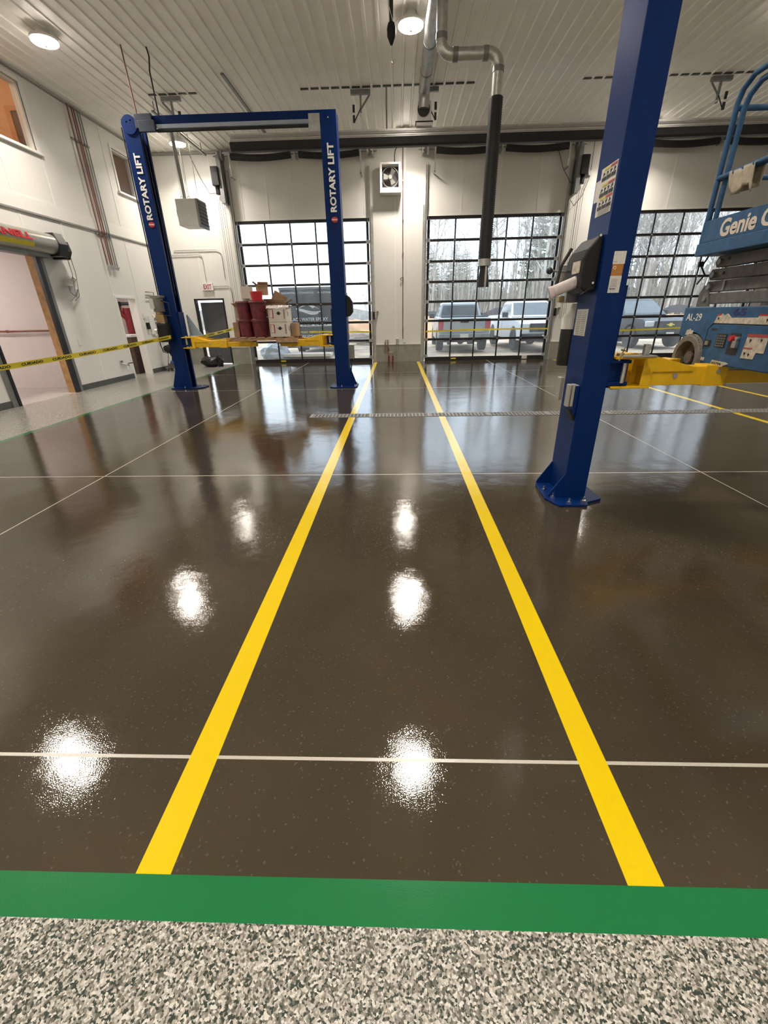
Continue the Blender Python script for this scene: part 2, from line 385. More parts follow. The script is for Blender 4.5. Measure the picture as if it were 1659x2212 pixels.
# mezzanine room behind the upper windows
M_warm = mat('tan_office_wall', (.52, .33, .19), .6, var=.04)
b = B(); b.box(-11.2, XL - .18, 7.6, 7.7, 4.0, 6.9); b.box(-11.2, XL - .18, 15.9, 16.0, 4.0, 6.9); b.box(-11.3, -11.2, 7.6, 16.0, 4.0, 6.9); b.box(-11.3, XL - .0, 7.6, 16, 6.9, 7.0); b.box(XL - .22, XL - .19, 7.6, 16, 6.1, 6.9)
b.box(-11.2, XL - .18, 12.55, 12.65, 4.0, 6.9)
struct(b, 'wall_mezzanine', M_warm)
b = B(); b.box(-11.3, XL - .18, 7.6, 16, 3.9, 4.0); struct(b, 'floor_mezzanine', M_wood)
t = thing('office_door', 'dark brown wooden door seen through the lit upper window', 'door', (-9.2, 12.5, 4.0))
b = B(); b.box(-8.85, -7.95, 12.46, 12.52, 4.0, 5.92); b.obj('door_leaf', mat('dark_brown_door', (.085, .045, .025), .5), t)
b = B(); b.box(-8.98, -8.86, 12.44, 12.549, 4.0, 6.02); b.box(-8.86, -7.9, 12.44, 12.549, 5.925, 6.02); b.obj('door_frame', mat('varnished_trim', (.42, .22, .10), .5), t)
b = B(); b.lathe([(.16, 0), (.2, .03), (.2, .05)], (-9.2, 10.6, 6.84))
b.obj('ceiling_lamp', mat('warm_lamp_lens', (1, .8, .6), .5, emit=(1, .62, .36), estr=130), label='warm lamp glowing on the ceiling of the upper office', cat='light')
b = B(); b.lathe([(.14, 0), (.17, .03), (.17, .05)], (-9.4, 14.2, 6.84))
b.obj('ceiling_lamp', mat('dim_lamp_lens', (1, .8, .6), .5, emit=(1, .75, .55), estr=22), label='dim ceiling lamp in the room behind the smaller upper window', cat='light')

# annex seen through the roller door
b = B(); b.box(-14.2, XL - .18, 10.9, 11.0, 0, 3.2); b.box(-14.3, -14.2, 4.6, 11, 0, 3.2); b.box(-14.2, XL - .18, 4.6, 4.7, 0, 3.2); struct(b, 'wall_annex', M_pink)
b = B(); b.box(-14.3, XL - .18, 4.6, 11, 3.2, 3.3); struct(b, 'ceiling_annex', M_pink)
b = B(); b.box(-14.3, XL - .0, 4.6, 11, -.05, -.001) if False else b.quad((-14.3, 4.6, 0), (XL, 4.6, 0), (XL, 11, 0), (-14.3, 11, 0))
struct(b, 'floor_annex', mat('pale_annex_floor', (.40, .37, .34), .35, var=.05, scale=2))
for i, y in enumerate((6.0, 9.2)):
    b = B(); b.box(-11.2, -10.0, y - .15, y + .15, 3.14, 3.2)
    b.obj('ceiling_lamp', mat('annex_lamp_lens', (1, 1, 1), .5, emit=(1, .92, .88), estr=48), label=('flat ceiling lamp of the side room, near its back wall' if i else 'flat ceiling lamp of the side room, away from its back wall'), cat='light')
b = B(); b.tube([(-14.1, 10.82, 1.33), (XL - .3, 10.82, 1.33)], .022); b.tube([(-9.4, 10.82, 1.30), (-9.4, 10.82, 1.36)], .035)
b.obj('sprinkler_pipe', M_cop, label='thin red-brown pipe running along the side room wall', cat='pipe')

# riser closet behind the doorway
b = B(); b.box(-9.6, XL - .18, 15.6, 15.7, 0, 2.6); b.box(-9.7, -9.6, 11.6, 15.7, 0, 2.6); b.box(-9.6, XL - .18, 11.5, 11.6, 0, 2.6); b.box(-9.7, XL - .18, 11.5, 15.7, 2.6, 2.7)
struct(b, 'wall_closet', mat('closet_wall', (.66, .58, .54), .6))
b = B(); b.quad((-9.7, 11.5, 0), (XL, 11.5, 0), (XL, 15.7, 0), (-9.7, 15.7, 0)); struct(b, 'floor_closet', F_flk)
b = B(); b.box(-9.0, -8.6, 12.9, 13.3, 2.56, 2.6); b.obj('ceiling_lamp', MATS['annex_lamp_lens'], label='small ceiling lamp inside the riser closet', cat='light')
t = thing('riser_pipe', 'dark red vertical fire riser with black clamp in closet doorway', 'pipe', (-8.5, 14.52, 0))
b = B(); b.tube([(-8.5, 14.52, 0), (-8.5, 14.52, 1.86)], .13, 18); b.tube([(-8.5, 14.45, 1.55), (-8.66, 14.35, 1.75), (-8.66, 14.35, 1.95)], .08, 12); b.obj('riser', M_dkred, t, smooth='auto')
b = B(); b.tube([(-8.95, 14.3, 1.98), (-8.2, 14.5, 1.98)], .045, 12); b.tube([(-8.66, 14.35, 1.9), (-8.66, 14.35, 2.04)], .09, 12); b.obj('clamp', M_rub, t)
b = B(); b.box(-8.5, -8.0, 13.5, 14.18, .002, 1.04); b.obj('storage_cabinet', mat('scuffed_brown_board', (.085, .055, .042), .6, var=.3, scale=7), label='low dark brown board cabinet standing in the closet doorway', cat='cabinet', bev=.01)
b = B(); b.box(-8.52, -7.98, 13.48, 14.2, 1.044, 1.12); b.obj('folded_sheet', M_white, label='folded white sheet lying on the dark brown cabinet', cat='sheet', bev=.02)
t = thing('door_frame', 'white steel door frame of the open closet doorway', 'door frame', (XL, 13.0, 0)); t['kind'] = 'structure'; t.name = 'door_4'
b = B()
for a, c, d, e in ((DW[0] - .05, DW[0] + .012, 0, DW[3] + .05), (DW[1] - .012, DW[1] + .05, 0, DW[3] + .05), (DW[0] + .012, DW[1] - .012, DW[3] - .012, DW[3] + .05)): b.box(XL - .2, XL + .02, a, c, d, e)
b.obj('frame', M_trim, t, bev=.004)

# roller door: jambs and coil
t = thing('door_frame', 'roller door opening', 'door', (XL, 9.2, 0)); t.name = 'door_5'; t['kind'] = 'structure'
b = B(); b.box(XL - .19, XL - .02, RD[1] - .05, RD[1] + .0, 0, 2.85); b.obj('wooden_jamb', M_wood, t, bev=.003)
b = B(); b.box(XL - .018, XL + .05, RD[1] - .07, RD[1] + .05, 0, 2.85); b.box(XL - .018, XL + .05, RD[0] + .0, RD[0] + .06, 0, 2.85); b.objs('guide_rail', M_black, t, bev=.004)
b = B(); b.box(XL, XL + .03, RD[1] + .05, RD[1] + .16, 0, 2.85); b.box(XL - .19, XL + .03, RD[0] - .12, RD[0] + .0, 0, 2.85); b.objs('steel_angle', M_gdark, t, bev=.003)
t = thing('roller_door_coil', 'grey steel roller door coil with red lettering over the side opening', 'roller door', (XL + .25, 9.6, 2.85))
CX, CZ, CR = XL + .22, 3.02, .19
b = B(); b.tube([(CX, 7.9, CZ), (CX, 10.35, CZ)], CR, 32); b.obj('hood', mat('zinc_hood', (.40, .385, .35), .3, metal=.6, var=.08), t, smooth='auto')
b = B(); b.prism([(XL + .001, CZ - CR - .03), (CX + CR * .8, CZ - CR - .03), (CX + CR + .03, CZ), (CX + CR * .7, CZ + CR + .02), (XL + .001, CZ + CR + .02)], 'y', 10.35, 10.62)
b.prism([(XL + .001, CZ - CR - .06), (CX + .05, CZ - CR - .06), (CX + CR - .05, CZ - .1), (CX + .1, CZ + .1), (XL + .001, CZ + .12)], 'y', 10.62, 10.8); b.obj('gear_housing', M_black, t, bev=.01)
b = B(); b.box(XL + .001, XL + .22, 7.9, 10.28, 2.76, 2.84); b.obj('bottom_bar', M_gdark, t, bev=.005)
b = B()
for y in (10.66, 10.78):
    b.tube([(XL + .3, y, 2.85), (XL + .30, y + .02, 2.5), (XL + .27, y - .03, 2.05), (XL + .2, y - .12, 1.95)], .008, 6)
b.objs('pull_chain', M_gdark, t)
# lettering on the round hood: a slice of the cylinder, letters follow the tangent
ang = math.radians(12)
tc0 = Vector((CX + math.cos(ang) * (CR + .003), 0, CZ + math.sin(ang) * (CR + .003)))
text('lettering', 'CORNELL', (tc0.x, 8.98, tc0.z), (0, 1, 0), (-math.sin(ang), 0, math.cos(ang)), 1.35, .12, M_red, t, bold=.04, ext=.006)
ang = math.radians(-28); a2 = Vector((CX + math.cos(ang) * (CR + .004), 0, CZ + math.sin(ang) * (CR + .004)))
u = Vector((-math.sin(ang), 0, math.cos(ang))); b = B()
b.quad(*[(a2 + u * s + Vector((0, y, 0)) + Vector((math.cos(ang), 0, math.sin(ang))) * .003) for y, s in ((8.7, -.045), (9.68, -.045), (9.68, .045), (8.7, .045))]); b.obj('warning_label', M_tape, t)

# ---------------------------------------------------------------- overhead doors
M_dgl = M_glass
def overhead(n, x0, x1):
    t = bpy.data.objects.new('door_%d' % n, None); C.objects.link(t); t.location = ((x0 + x1) / 2, YF + .06, 0); t['kind'] = 'structure'; t.matrix_world = Matrix.Translation(t.location)
    y0, y1 = YF + .04, YF + .085; cols, rows = 5, 7
    zz = [0.0, .12] + [.12 + (4.25 - .12) / rows * k for k in range(1, rows + 1)]
    b = B()
    b.box(x0 + .02, x0 + .10, y0, y1, 0, 4.3); b.box(x1 - .10, x1 - .02, y0, y1, 0, 4.3)
    b.box(x0 + .02, x1 - .02, y0 - .005, y1, 0, .13); b.box(x0, x1, y0 - .03, y1, 4.22, 4.31)
    for k in range(1, rows):
        z = .12 + (4.25 - .12) / rows * k; b.box(x0 + .1, x1 - .1, y0 - .004, y1, z - .035, z + .035)
    for k in range(1, cols):
        x = x0 + .1 + (x1 - x0 - .2) / cols * k; b.box(x - .022, x + .022, y0, y1, .1, 4.25)
    b.obj('door_frame', M_black, t)
    b = B(); b.box(x0 + .08, x1 - .08, y0 + .018, y0 + .026, .12, 4.24); b.obj('glass', M_dgl, t)
    first = None
    for k in range(0, rows + 1):
        z = .12 + (4.25 - .12) / rows * k if k else .16
        for s, xx in ((1, x0), (-1, x1)):
            if first is None:
                q = B(); q.box(-.02, .10, -.03, 0, -.045, .045); q.box(-.10, -.02, -.035, -.025, -.012, .012); q.cyl((-.04, -.02, 0), (-.1, -.02, 0), .02, n=8); q.cyl((.03, -.032, -.06), (.03, -.032, .06), .012, n=8)
                first = q.obj('roller_hinge', M_galv, t, world=False); o = first
            else:
                o = first.copy(); C.objects.link(o); o.parent = t
            o.location = (xx + s * .02 - t.location.x, y0 - t.location.y, z); o.scale = (s, 1, 1)
    b = B()
    for k in range(1, rows):
        z = .12 + (4.25 - .12) / rows * k
        for j in range(1, cols): x = x0 + .1 + (x1 - x0 - .2) / cols * j; b.box(x - .03, x + .03, y0 - .012, y0 - .002, z - .022, z + .022)
    b.objs('centre_hinge', M_gdark, t)
    b = B(); b.box(x0 + .95, x0 + 1.13, y0 - .012, y0 - .004, .05, .09); b.obj('yellow_label', M_tape, t)
    if n == 2:
        b = B(); b.box(x1 - .8, x1 - .62, y0 - .014, y0 - .004, .02, .13); b.obj('white_label', M_label, t)
for i, (a, c) in enumerate(DOORS): overhead(i + 1, a, c)
side = {0: 'left', 1: 'right'}; dn = ['left', 'middle', 'right']
for i, (a, c) in enumerate(DOORS):
    for s in (0, 1):
        x = (a - .035) if s == 0 else (c + .035); sg = 1 if s else -1
        t = thing('door_track', 'galvanised steel track up the %s side of the %s glazed door' % (side[s], dn[i]), 'track', (x, YF - .09, 0))
        b = B(); b.box(x - .03, x + .03, YF - .03, YF - .022, 0, 5.6); b.box(x - .03, x - .022, YF - .10, YF - .022, 0, 5.6); b.box(x + .022, x + .03, YF - .10, YF - .022, 0, 5.6)
        b.obj('track_rail', M_galv, t)
        b = B(); b.box(x + sg * .02, x + sg * .095, YF - .034, YF - .026, 0, 4.6); b.obj('track_angle', M_galv, t)
        b = B(); xx = x - sg * .22
        b.box(xx - .02, xx + .02, YF - .35, YF - .02, 5.35, 5.37); b.box(xx - .02, xx + .02, YF - .35, YF - .33, 5.35, 5.95); b.box(min(x, xx), max(x, xx), YF - .35, YF - .33, 5.92, 5.95); b.obj('bumper_bracket', M_galv, t)
    t = thing('torsion_spring_shaft', 'black torsion springs and shaft above the %s glazed door' % dn[i], 'door spring', ((a + c) / 2, YF - .28, 5.8))
    b = B(); b.tube([(a - .3, YF - .28, 5.88), (c + .3, YF - .28, 5.88)], .015, 8); b.obj('shaft', M_gdark, t)
    m = (a + c) / 2
    for (p, q) in ((a + .22, m - .12), (m + .12, c - .22)):
        pts = []; rad = []
        for k in range(90):
            f = k / 89; pts.append((p + (q - p) * f, YF - .28, 5.86 - .05 * math.sin(PI * f))); rad.append(.088 if k % 2 else .079)
        b = B(); b.tube(pts, .08, 14, rad=rad); b.obj('spring', M_rub, t, smooth=True)
    for xx in (a - .06, c + .06):
        b = B(); b.lathe([(.04, -.06), (.13, -.05), (.10, 0), (.13, .05), (.04, .06)], (0, 0, 0), 20, Matrix.Translation((xx, YF - .28, 5.88)) @ Matrix.Rotation(PI / 2, 4, 'Y')); b.obj('cable_drum', M_gdark, t, smooth='auto')
    b = B()
    for xx in (a - .18, c + .18, m): b.box(xx - .02, xx + .02, YF - .34, YF - .001, 5.80, 5.96)
    b.objs('bearing_bracket', M_galv, t)
def opener(x, s, lab):
    t = thing('door_opener', lab, 'door opener', (x, YF - .3, 4.6))
    b = B(); b.box(x - .11, x + .11, YF - .42, YF - .10, 5.15, 5.62); b.cyl((x, YF - .26, 4.95), (x, YF - .26, 5.15), .08); b.obj('motor_box', M_plast, t, bev=.015)
    b = B(); b.box(x + .14 * s - .06, x + .14 * s + .06, YF - .35, YF - .001, 4.72, 5.9); b.obj('mounting_plate', M_gdark, t, bev=.006)
    b = B(); b.cyl((x + .1 * s, YF - .3, 4.85), (x + .1 * s, YF - .16, 4.85), .10); b.obj('chain_wheel', M_gdark, t)
    b = B()
    for d in (-.07, -.02, .05, .11): b.tube([(x + d, YF - .25, 4.85), (x + d, YF - .23, 1.3)], .006, 5)
    b.objs('hand_chain', M_gdark, t)
    b = B(); b.tube([(x - .05, YF - .3, 4.98), (x - .3, YF - .2, 5.0), (x - .55, YF - .1, 5.4), (x - .8, YF - .05, 6.0)], .008, 6); b.obj('cable', M_rub, t)
opener(-5.45, 1, 'black side mounted door opener left of the left glazed door')
opener(5.5, -1, 'black side mounted door opener right of the middle glazed door')
for x, lab in ((-.80, 'small black photo eye box right of the left glazed door'), (5.32, 'small black photo eye box right of the middle glazed door')):
    t = thing('photo_eye', lab, 'sensor', (x, YF - .1, 1.4))
    b = B(); b.box(x - .03, x + .03, YF - .12, YF - .04, 1.38, 1.62); b.obj('sensor_box', M_plast, t, bev=.005)
    b = B(); b.tube([(x + .03, YF - .08, 1.6), (x + .12, YF - .1, 1.62), (x + .12, YF - .1, 1.44), (x + .06, YF - .08, 1.42)], .01, 6); b.box(x + .1, x + .16, YF - .11, YF - .0, 1.58, 1.64); b.obj('bracket', M_gdark, t)

# man door, slightly ajar
t = thing('x', 'x', 'door', ((man[0] + man[1]) / 2, YF, 0)); t.name = 'door_6'; t['kind'] = 'structure'
b = B()
for a, c, d, e in ((man[0], man[0] + .05, 0, 2.13), (man[1] - .05, man[1], 0, 2.13), (man[0], man[1], 2.08, 2.13)): b.box(a, c, YF - .02, YF + .17, d, e)
b.obj('door_frame', M_black, t, bev=.003)
hm = Matrix.Translation((man[1] - .055, YF + .14, 0)) @ Matrix.Rotation(math.radians(-9), 4, 'Z')
b = B(); b.box(-.90, 0, -.022, .022, .02, 2.02, hm); b.obj('door_leaf', mat('dark_grey_door_paint', (.085, .088, .095), .4, var=.08), t, bev=.004)
b = B(); b.box(-.86, -.80, -.05, -.02, .95, 1.1, hm); b.box(-.84, -.70, -.075, -.05, 1.02, 1.05, hm); b.obj('door_handle', M_galv, t)

# ================================================================ CEILING FITTINGS
def ceiling_light(x, y, lab):
    t = thing('ceiling_light', lab, 'ceiling light', (x, y, 5.93), group='round LED ceiling lights')
    b = B(); b.lathe([(.10, .17), (.12, .07), (.21, .055), (.215, .02), (.207, .012)], (x, y, 5.93), 32); b.obj('housing', M_white, t, smooth='auto')
    b = B(); b.lathe([(.05, .02), (.205, .02), (.208, .0), (.195, -.012), (.14, -.019), (.05, -.022)], (x, y, 5.93), 32)
    b.obj('lens', mat('led_lens', (1, 1, 1), .4, emit=(1, .90, .79), estr=LAMP), t)
    b = B(); b.lathe([(.028, -.018), (.028, -.05), (.02, -.055)], (x, y, 5.925), 12); b.obj('sensor_cap', M_white, t)
    ld = bpy.data.lights.new('led_disc', 'AREA'); ld.shape = 'DISK'; ld.size = .40; ld.energy = LAMPW; ld.color = (1, .91, .80); ld.spread = math.radians(138)
    lo = bpy.data.objects.new('led_disc', ld); C.objects.link(lo); lo.parent = t; lo.location = (0, 0, -.024)
cn = ['left', 'middle', 'right']
rn = {14.87: 'nearest the far wall', 9.95: 'second from the far wall', 5.0: 'third from the far wall', .05: 'fourth from the far wall, overhead', -4.2: 'at the back of the shop'}
for i, x in enumerate((-6.1, .25, 6.75)):
    for y in rn: ceiling_light(x, y, 'round LED ceiling light, %s row, %s' % (cn[i], rn[y]))

# exhaust rail hung in front of the doors
t = thing('exhaust_rail', 'long aluminium exhaust extraction rail with black rubber seal under ceiling', 'exhaust rail', (4.5, 12.4, 5.1))
b = B(); b.prism([(12.30, 5.19), (12.52, 5.19), (12.52, 5.24), (12.48, 5.27), (12.48, 5.34), (12.34, 5.34), (12.34, 5.27), (12.30, 5.24)], 'x', -3.82, 13.2)
for z in (5.215, 5.30): b.box(-3.82, 13.2, 12.285, 12.30, z - .006, z + .006)
b.obj('aluminium_profile', mat('anodised_aluminium', (.50, .49, .47), .35, metal=.7, var=.06), t)
b = B(); b.prism([(12.30, 5.06), (12.36, 5.03), (12.46, 5.03), (12.52, 5.06), (12.52, 5.188), (12.30, 5.188)], 'x', -3.84, 13.2); b.obj('rubber_seal', M_rub, t)
def bracket(x, lab, dx, sg=1):
    t = thing('rail_bracket', lab, 'bracket', (x, 12.45, 5.3), group='rail hangers')
    b = B(); b.box(x - .22, x + .22, 12.44, 12.52, ZC - .11, ZC - .03); b.obj('ceiling_channel', M_gdark, t, bev=.004)
    b = B(); b.box(x - .02, x + .02, 12.46, 12.50, 5.62, ZC - .11); b.tube([(x + sg * .20, 12.48, ZC - .12), (x + .01, 12.48, 5.75)], .02, 6); b.obj('upright', M_gdark, t)
    b = B(); b.tube([(x + .0, 12.46, 5.66), (x + dx, 12.42, 5.345)], .018, 8); b.obj('stay_rod', M_white, t)
    b = B()
    for z in (5.68, 5.50): b.box(x - .16 * sg - .025, x - .16 * sg + .025, 12.44, 12.47, z, z + .13)
    b.tube([(x - .16 * sg, 12.455, 5.5), (x, 12.455, 5.75)], .012, 6); b.obj('damper', M_rub, t)
bracket(-.80, 'steel rail hanger on the ceiling left of the round duct', .08, 1)
bracket(.72, 'steel rail hanger on the ceiling beside the round duct', -.08, -1)
bracket(7.05, 'steel rail hanger on the ceiling right of the near blue post', -.7, -1)
bracket(-5.1, 'steel rail hanger on the ceiling above the left blue post', .1, -1)
b = B(); b.tube([(-.22, 12.42, ZC - .01), (-.22, 12.42, 5.345)], .018, 8); b.box(-.235, -.205, 12.37, 12.40, 5.7, ZC - .02); b.obj('hanger_rod', M_gdark, label='thin vertical rod between ceiling and exhaust rail, left of the duct', cat='rod')
b = B(); b.box(-3.6, -3.54, 11.55, 15.7, ZC - .055, ZC - .023); b.obj('strut_channel', M_gdark, label='slim steel channel along the ceiling above the left lift', cat='channel')
b = B(); b.box(-5.65, -5.60, 12.6, 15.6, 5.86, 5.90); b.tube([(-5.62, 12.7, 5.88), (-5.62, 12.7, ZC - .01)], .01, 6); b.tube([(-5.62, 15.3, 5.88), (-5.62, 15.3, ZC - .01)], .01, 6)
b.obj('cable_channel', M_gdark, label='dropped steel channel between the left lift and the far wall', cat='channel')

# galvanised duct to the rail box
DX = .605; t = thing('round_duct', 'wide galvanised round duct running along the ceiling to the rail', 'duct', (DX, 10, 5.7))
b = B(); b.tube([(DX, -2, 5.93), (DX, 12.05, 5.93)] + arc((DX, 12.05, 5.75), .18, PI / 2, 0, (0, 1, 0), (0, 0, 1), 8)[1:] + [(DX, 12.23, 5.62)], .115, 28); b.obj('duct_pipe', M_galv, t, smooth='auto')
b = B()
for y in (10.35, 11.35, 8.2, 6, 4): b.tube([(DX, y, 5.93), (DX, y + .05, 5.93)], .121, 28)
b.objs('duct_band', M_gdark, t, smooth='auto')
t = thing('rail_fan_box', 'white square connection box on top of the exhaust rail', 'connection box', (DX, 12.38, 5.35))
b = B(); b.box(DX - .16, DX + .20, 12.26, 12.52, 5.345, 5.41); b.box(DX - .13, DX + .17, 12.29, 12.50, 5.41, 5.78); b.obj('box_body', M_white, t, bev=.008)
b = B(); b.tube([(DX, 12.24, 5.64), (DX, 12.30, 5.64)], .135, 28); b.obj('collar', M_rub, t)
b = B(); b.box(DX - .18, DX + .21, 12.25, 12.53, 5.415, 5.43); b.obj('gasket', M_rub, t)
# hose drop
HX, HY = 1.60, 9.0; RX = .70
t = thing('exhaust_hose_drop', 'galvanised pipe with black flexible exhaust hose hanging by middle door', 'exhaust hose', (HX, HY, 2.0))
b = B(); b.tube([(RX, HY, ZC - .02), (RX, HY, 5.36)] + arc((RX + .16, HY, 5.34), .16, PI, 1.5 * PI, (1, 0, 0), (0, 0, 1), 7)[1:] + [(HX - .16, HY, 5.18)] + arc((HX - .16, HY, 5.02), .16, PI / 2, 0, (1, 0, 0), (0, 0, 1), 7)[1:] + [(HX, HY, 4.62)], .082, 24)
b.obj('steel_pipe', M_galv, t, smooth='auto')
b = B()
for p, q in (((RX, HY, 5.42), (RX, HY, 5.35)), ((RX + .18, HY, 5.18), (RX + .26, HY, 5.18)), ((HX - .25, HY, 5.18), (HX - .17, HY, 5.18)), ((HX, HY, 5.02), (HX, HY, 4.95))): b.tube([p, q], .09, 24)
b.objs('pipe_collar', M_gdark, t, smooth='auto')
pts, rad = [], []
for k in range(150): pts.append((HX, HY, 4.66 - (4.66 - 2.40) * k / 149)); rad.append(.112 if k % 2 else .098)
b = B(); b.tube(pts, .1, 20, rad=rad); b.obj('flexible_hose', M_rub, t, smooth=True)
b = B(); b.tube([(HX, HY, 2.42), (HX, HY, 2.31)], .114, 24); b.obj('hose_clamp', M_galv, t, smooth='auto')
b = B(); b.tube([(HX, HY, 2.33), (HX, HY, 2.25), (HX, HY, 1.97)], .1, 20, rad=[.085, .075, .11]); b.obj('nozzle', M_rub, t, smooth='auto')
b = B(); b.box(HX + .0, HX + .035, HY - .13, HY - .09, 1.96, 2.3); b.obj('nozzle_strap', M_galv, t)
# cord reel drop
t = thing('drop_cord', 'black drop cord with weight and hook hanging from the ceiling', 'cord', (-.07, HY, 5.1))
b = B(); b.tube([(-.07, HY, ZC - .02), (-.07, HY, 5.56)], .03, 10); b.obj('cord', M_rub, t)
b = B(); b.lathe([(.02, .22), (.05, .2), (.07, .14), (.065, .05), (.03, -.02), (.015, -.05)], (-.07, HY, 5.36), 18); b.obj('weight', M_plast, t, smooth='auto')
b = B(); b.tube([(-.07, HY, 5.34), (-.07, HY, 5.14)], .008, 6); b.tube(arc((-.055, HY, 5.13), .02, PI, 2.2 * PI, (1, 0, 0), (0, 0, 1), 6), .007, 6); b.obj('hook', M_galv, t)
b = B(); b.tube([(-.12, HY, ZC - .1), (-.11, HY - .02, 5.75), (-.04, HY - .03, 5.55), (.03, HY, 5.6)], .007, 6); b.obj('pull_cord', M_white, t)
# hanging rods above the left lift column
b = B(); b.tube([(-4.98, 10.45, 5.08), (-5.02, 10.45, ZC - .02)], .012, 8); b.obj('conduit', M_cop, label='thin coppery conduit rising from the far left blue post to ceiling', cat='conduit')
b = B(); b.tube([(-4.60, 10.55, 5.1), (-4.62, 10.56, 5.75), (-4.58, 10.56, 5.95), (-4.60, 10.56, ZC - .02)], .014, 8); b.obj('cable', M_rub, label='black cable rising from the beam of the left lift to ceiling', cat='cable')

# unit heater
t = thing('unit_heater', 'white box unit heater hanging near the left glazed door', 'heater', (-5.88, 14.4, 3.9))
b = B(); b.box(-6.17, -5.60, 14.15, 14.75, 3.92, 4.55); b.obj('heater_body', M_white, t, bev=.01)
b = B(); b.box(-5.60, -5.54, 14.15, 14.75, 3.88, 4.55); b.obj('louvre_frame', M_gdark, t, bev=.005)
b = B()
for k in range(7): b.cbox((-5.53, 14.45, 3.98 + k * .085), (.05, .54, .012), ry=.6)
b.objs('louvre_blade', M_black, t)
b = B()
for x, y in ((-6.0, 14.25), (-5.8, 14.25), (-6.0, 14.65), (-5.7, 14.65)):
    b.tube([(x, y, 4.62), (x, y, ZC - .01)], .008, 6)
b.objs('hanger_rod', M_galv, t)
b = B()
for x, y in ((-6.0, 14.25), (-5.8, 14.25), (-6.0, 14.65), (-5.7, 14.65)):
    b.tube(arc((x, y, 4.59), .03, 0, 2 * PI, (1, 0, 0), (0, 0, 1), 10), .008, 6)
b.objs('hanger_ring', M_gdark, t)
b = B(); b.tube([(-6.02, 14.5, 4.55), (-6.06, 14.5, ZC - .02)], .045, 12); b.obj('flue_pipe', M_gdark, t)
b = B(); b.cyl((-6.17, 14.45, 4.25), (-6.24, 14.45, 4.25), .16); b.obj('fan_guard', M_gdark, t)

# exhaust fan on the wall between doors 1 and 2
t = thing('wall_fan', 'white square exhaust fan housing with dark blades on the far wall', 'fan', (-.17, YF, 4.95))
b = B()
for a in ((-.50, -.44, 4.93, 5.60), (.06, .12, 4.93, 5.60), (-.44, .06, 5.55, 5.60), (-.44, .06, 4.93, 4.99)): b.box(a[0], a[1], YF - .34, YF - .012, a[2], a[3])
b.obj('fan_housing', M_white, t, bev=.006)
b = B(); b.box(-.44, .06, YF - .05, YF - .02, 4.99, 5.55); b.obj('fan_back', mat('dark_fan_recess', (.04, .037, .037), .6), t)
b = B(); b.tube(arc((-.19, YF - .2, 5.27), .25, 0, 2 * PI, (1, 0, 0), (0, 0, 1), 28), .012, 6)
b.obj('fan_ring', M_gdark, t)
for k in range(3):
    Mb = Matrix.Translation((-.19, YF - .16, 5.27)) @ Matrix.Rotation(k * 2 * PI / 3 + .5, 4, 'Y') @ Matrix.Rotation(.5, 4, 'X')
    b = B(); b.prism([(-.035, .04), (.035, .04), (.085, .22), (-.06, .23)], 'y', -.004, .004, Mb); b.obj('fan_blade', mat('fan_blade_grey', (.25, .24, .22), .4, metal=.5), t)
b = B(); b.cyl((-.19, YF - .24, 5.27), (-.19, YF - .06, 5.27), .055); b.obj('fan_motor', M_gdark, t)
b = B(); b.box(-.50, .14, YF - .36, YF - .012, 4.86, 4.93); b.obj('fan_flange', M_white, t, bev=.004)
b = B(); b.tube([(-.06, YF - .03, 5.6), (-.06, YF - .03, 5.85), (-.03, YF - .03, 5.97), (.0, YF - .03, 6.02)], .012, 6); b.obj('power_cord', M_rub, t)

# pipes on the pillar between doors 1 and 2
t = thing('copper_line', 'slim red copper line down the wall between the glazed doors', 'pipe', (.19, YF - .04, .6))
b = B(); b.tube([(.19, YF - .035, ZC - .05), (.19, YF - .035, .75)], .013, 8)
b.tube([(.19, YF - .035, 2.62)] + arc((.15, YF - .05, 2.58), .035, PI / 2, 1.5 * PI, (1, 0, 0), (0, 0, 1), 6), .01, 6); b.obj('pipe_run', M_cop, t)
b = B()
for z in (1.05, 1.6, 2.62, 3.3, 4.2, 5.2): b.box(.17, .215, YF - .055, YF - .009, z, z + .03)
b.objs('pipe_clip', M_brass, t)
b = B(); b.box(.22, .29, YF - .04, YF - .009, .62, ZC - .06); b.obj('conduit_cover', M_white, label='white vertical conduit cover beside the copper line', cat='conduit', bev=.004)
t = thing('water_valves', 'pair of copper stub pipes with valves low on the wall between doors', 'valve', (-.36, YF - .05, .55))
b = B()
for x in (-.42, -.33): b.tube([(x, YF - .06, .66), (x, YF - .06, .28)], .012, 8)
b.tube([(-.33, YF - .06, .5), (-.28, YF - .07, .3)], .012, 8)
b.objs('stub_pipe', M_cop, t)
b = B()
for x in (-.42, -.33): b.box(x - .025, x + .025, YF - .09, YF - .01, .64, .74)
b.objs('valve_body', M_galv, t, bev=.005)
t = thing('floor_standpipe', 'dark red twin standpipe with brass bridge on the floor by the wall', 'pipe', (-.24, YF - .14, 0))
b = B()
for x in (-.30, -.16): b.tube([(x, YF - .14, 0), (x, YF - .14, .20)], .028, 10)
b.objs('standpipe', M_dkred, t)
b = B(); b.tube([(-.30, YF - .14, .20), (-.30, YF - .14, .32), (-.16, YF - .14, .32), (-.16, YF - .14, .20)], .018, 8); b.obj('bridge', M_brass, t)
t = thing('outlet_box', 'grey outlet box with conduit low on the wall between the doors', 'outlet', (0, YF - .04, 0))
b = B(); b.box(-.05, .05, YF - .09, YF - .012, .58, .76); b.obj('box', M_galv, t, bev=.006)
b = B(); b.tube([(0, YF - .035, .58), (0, YF - .035, .0)], .014, 8); b.obj('conduit', M_galv, t)

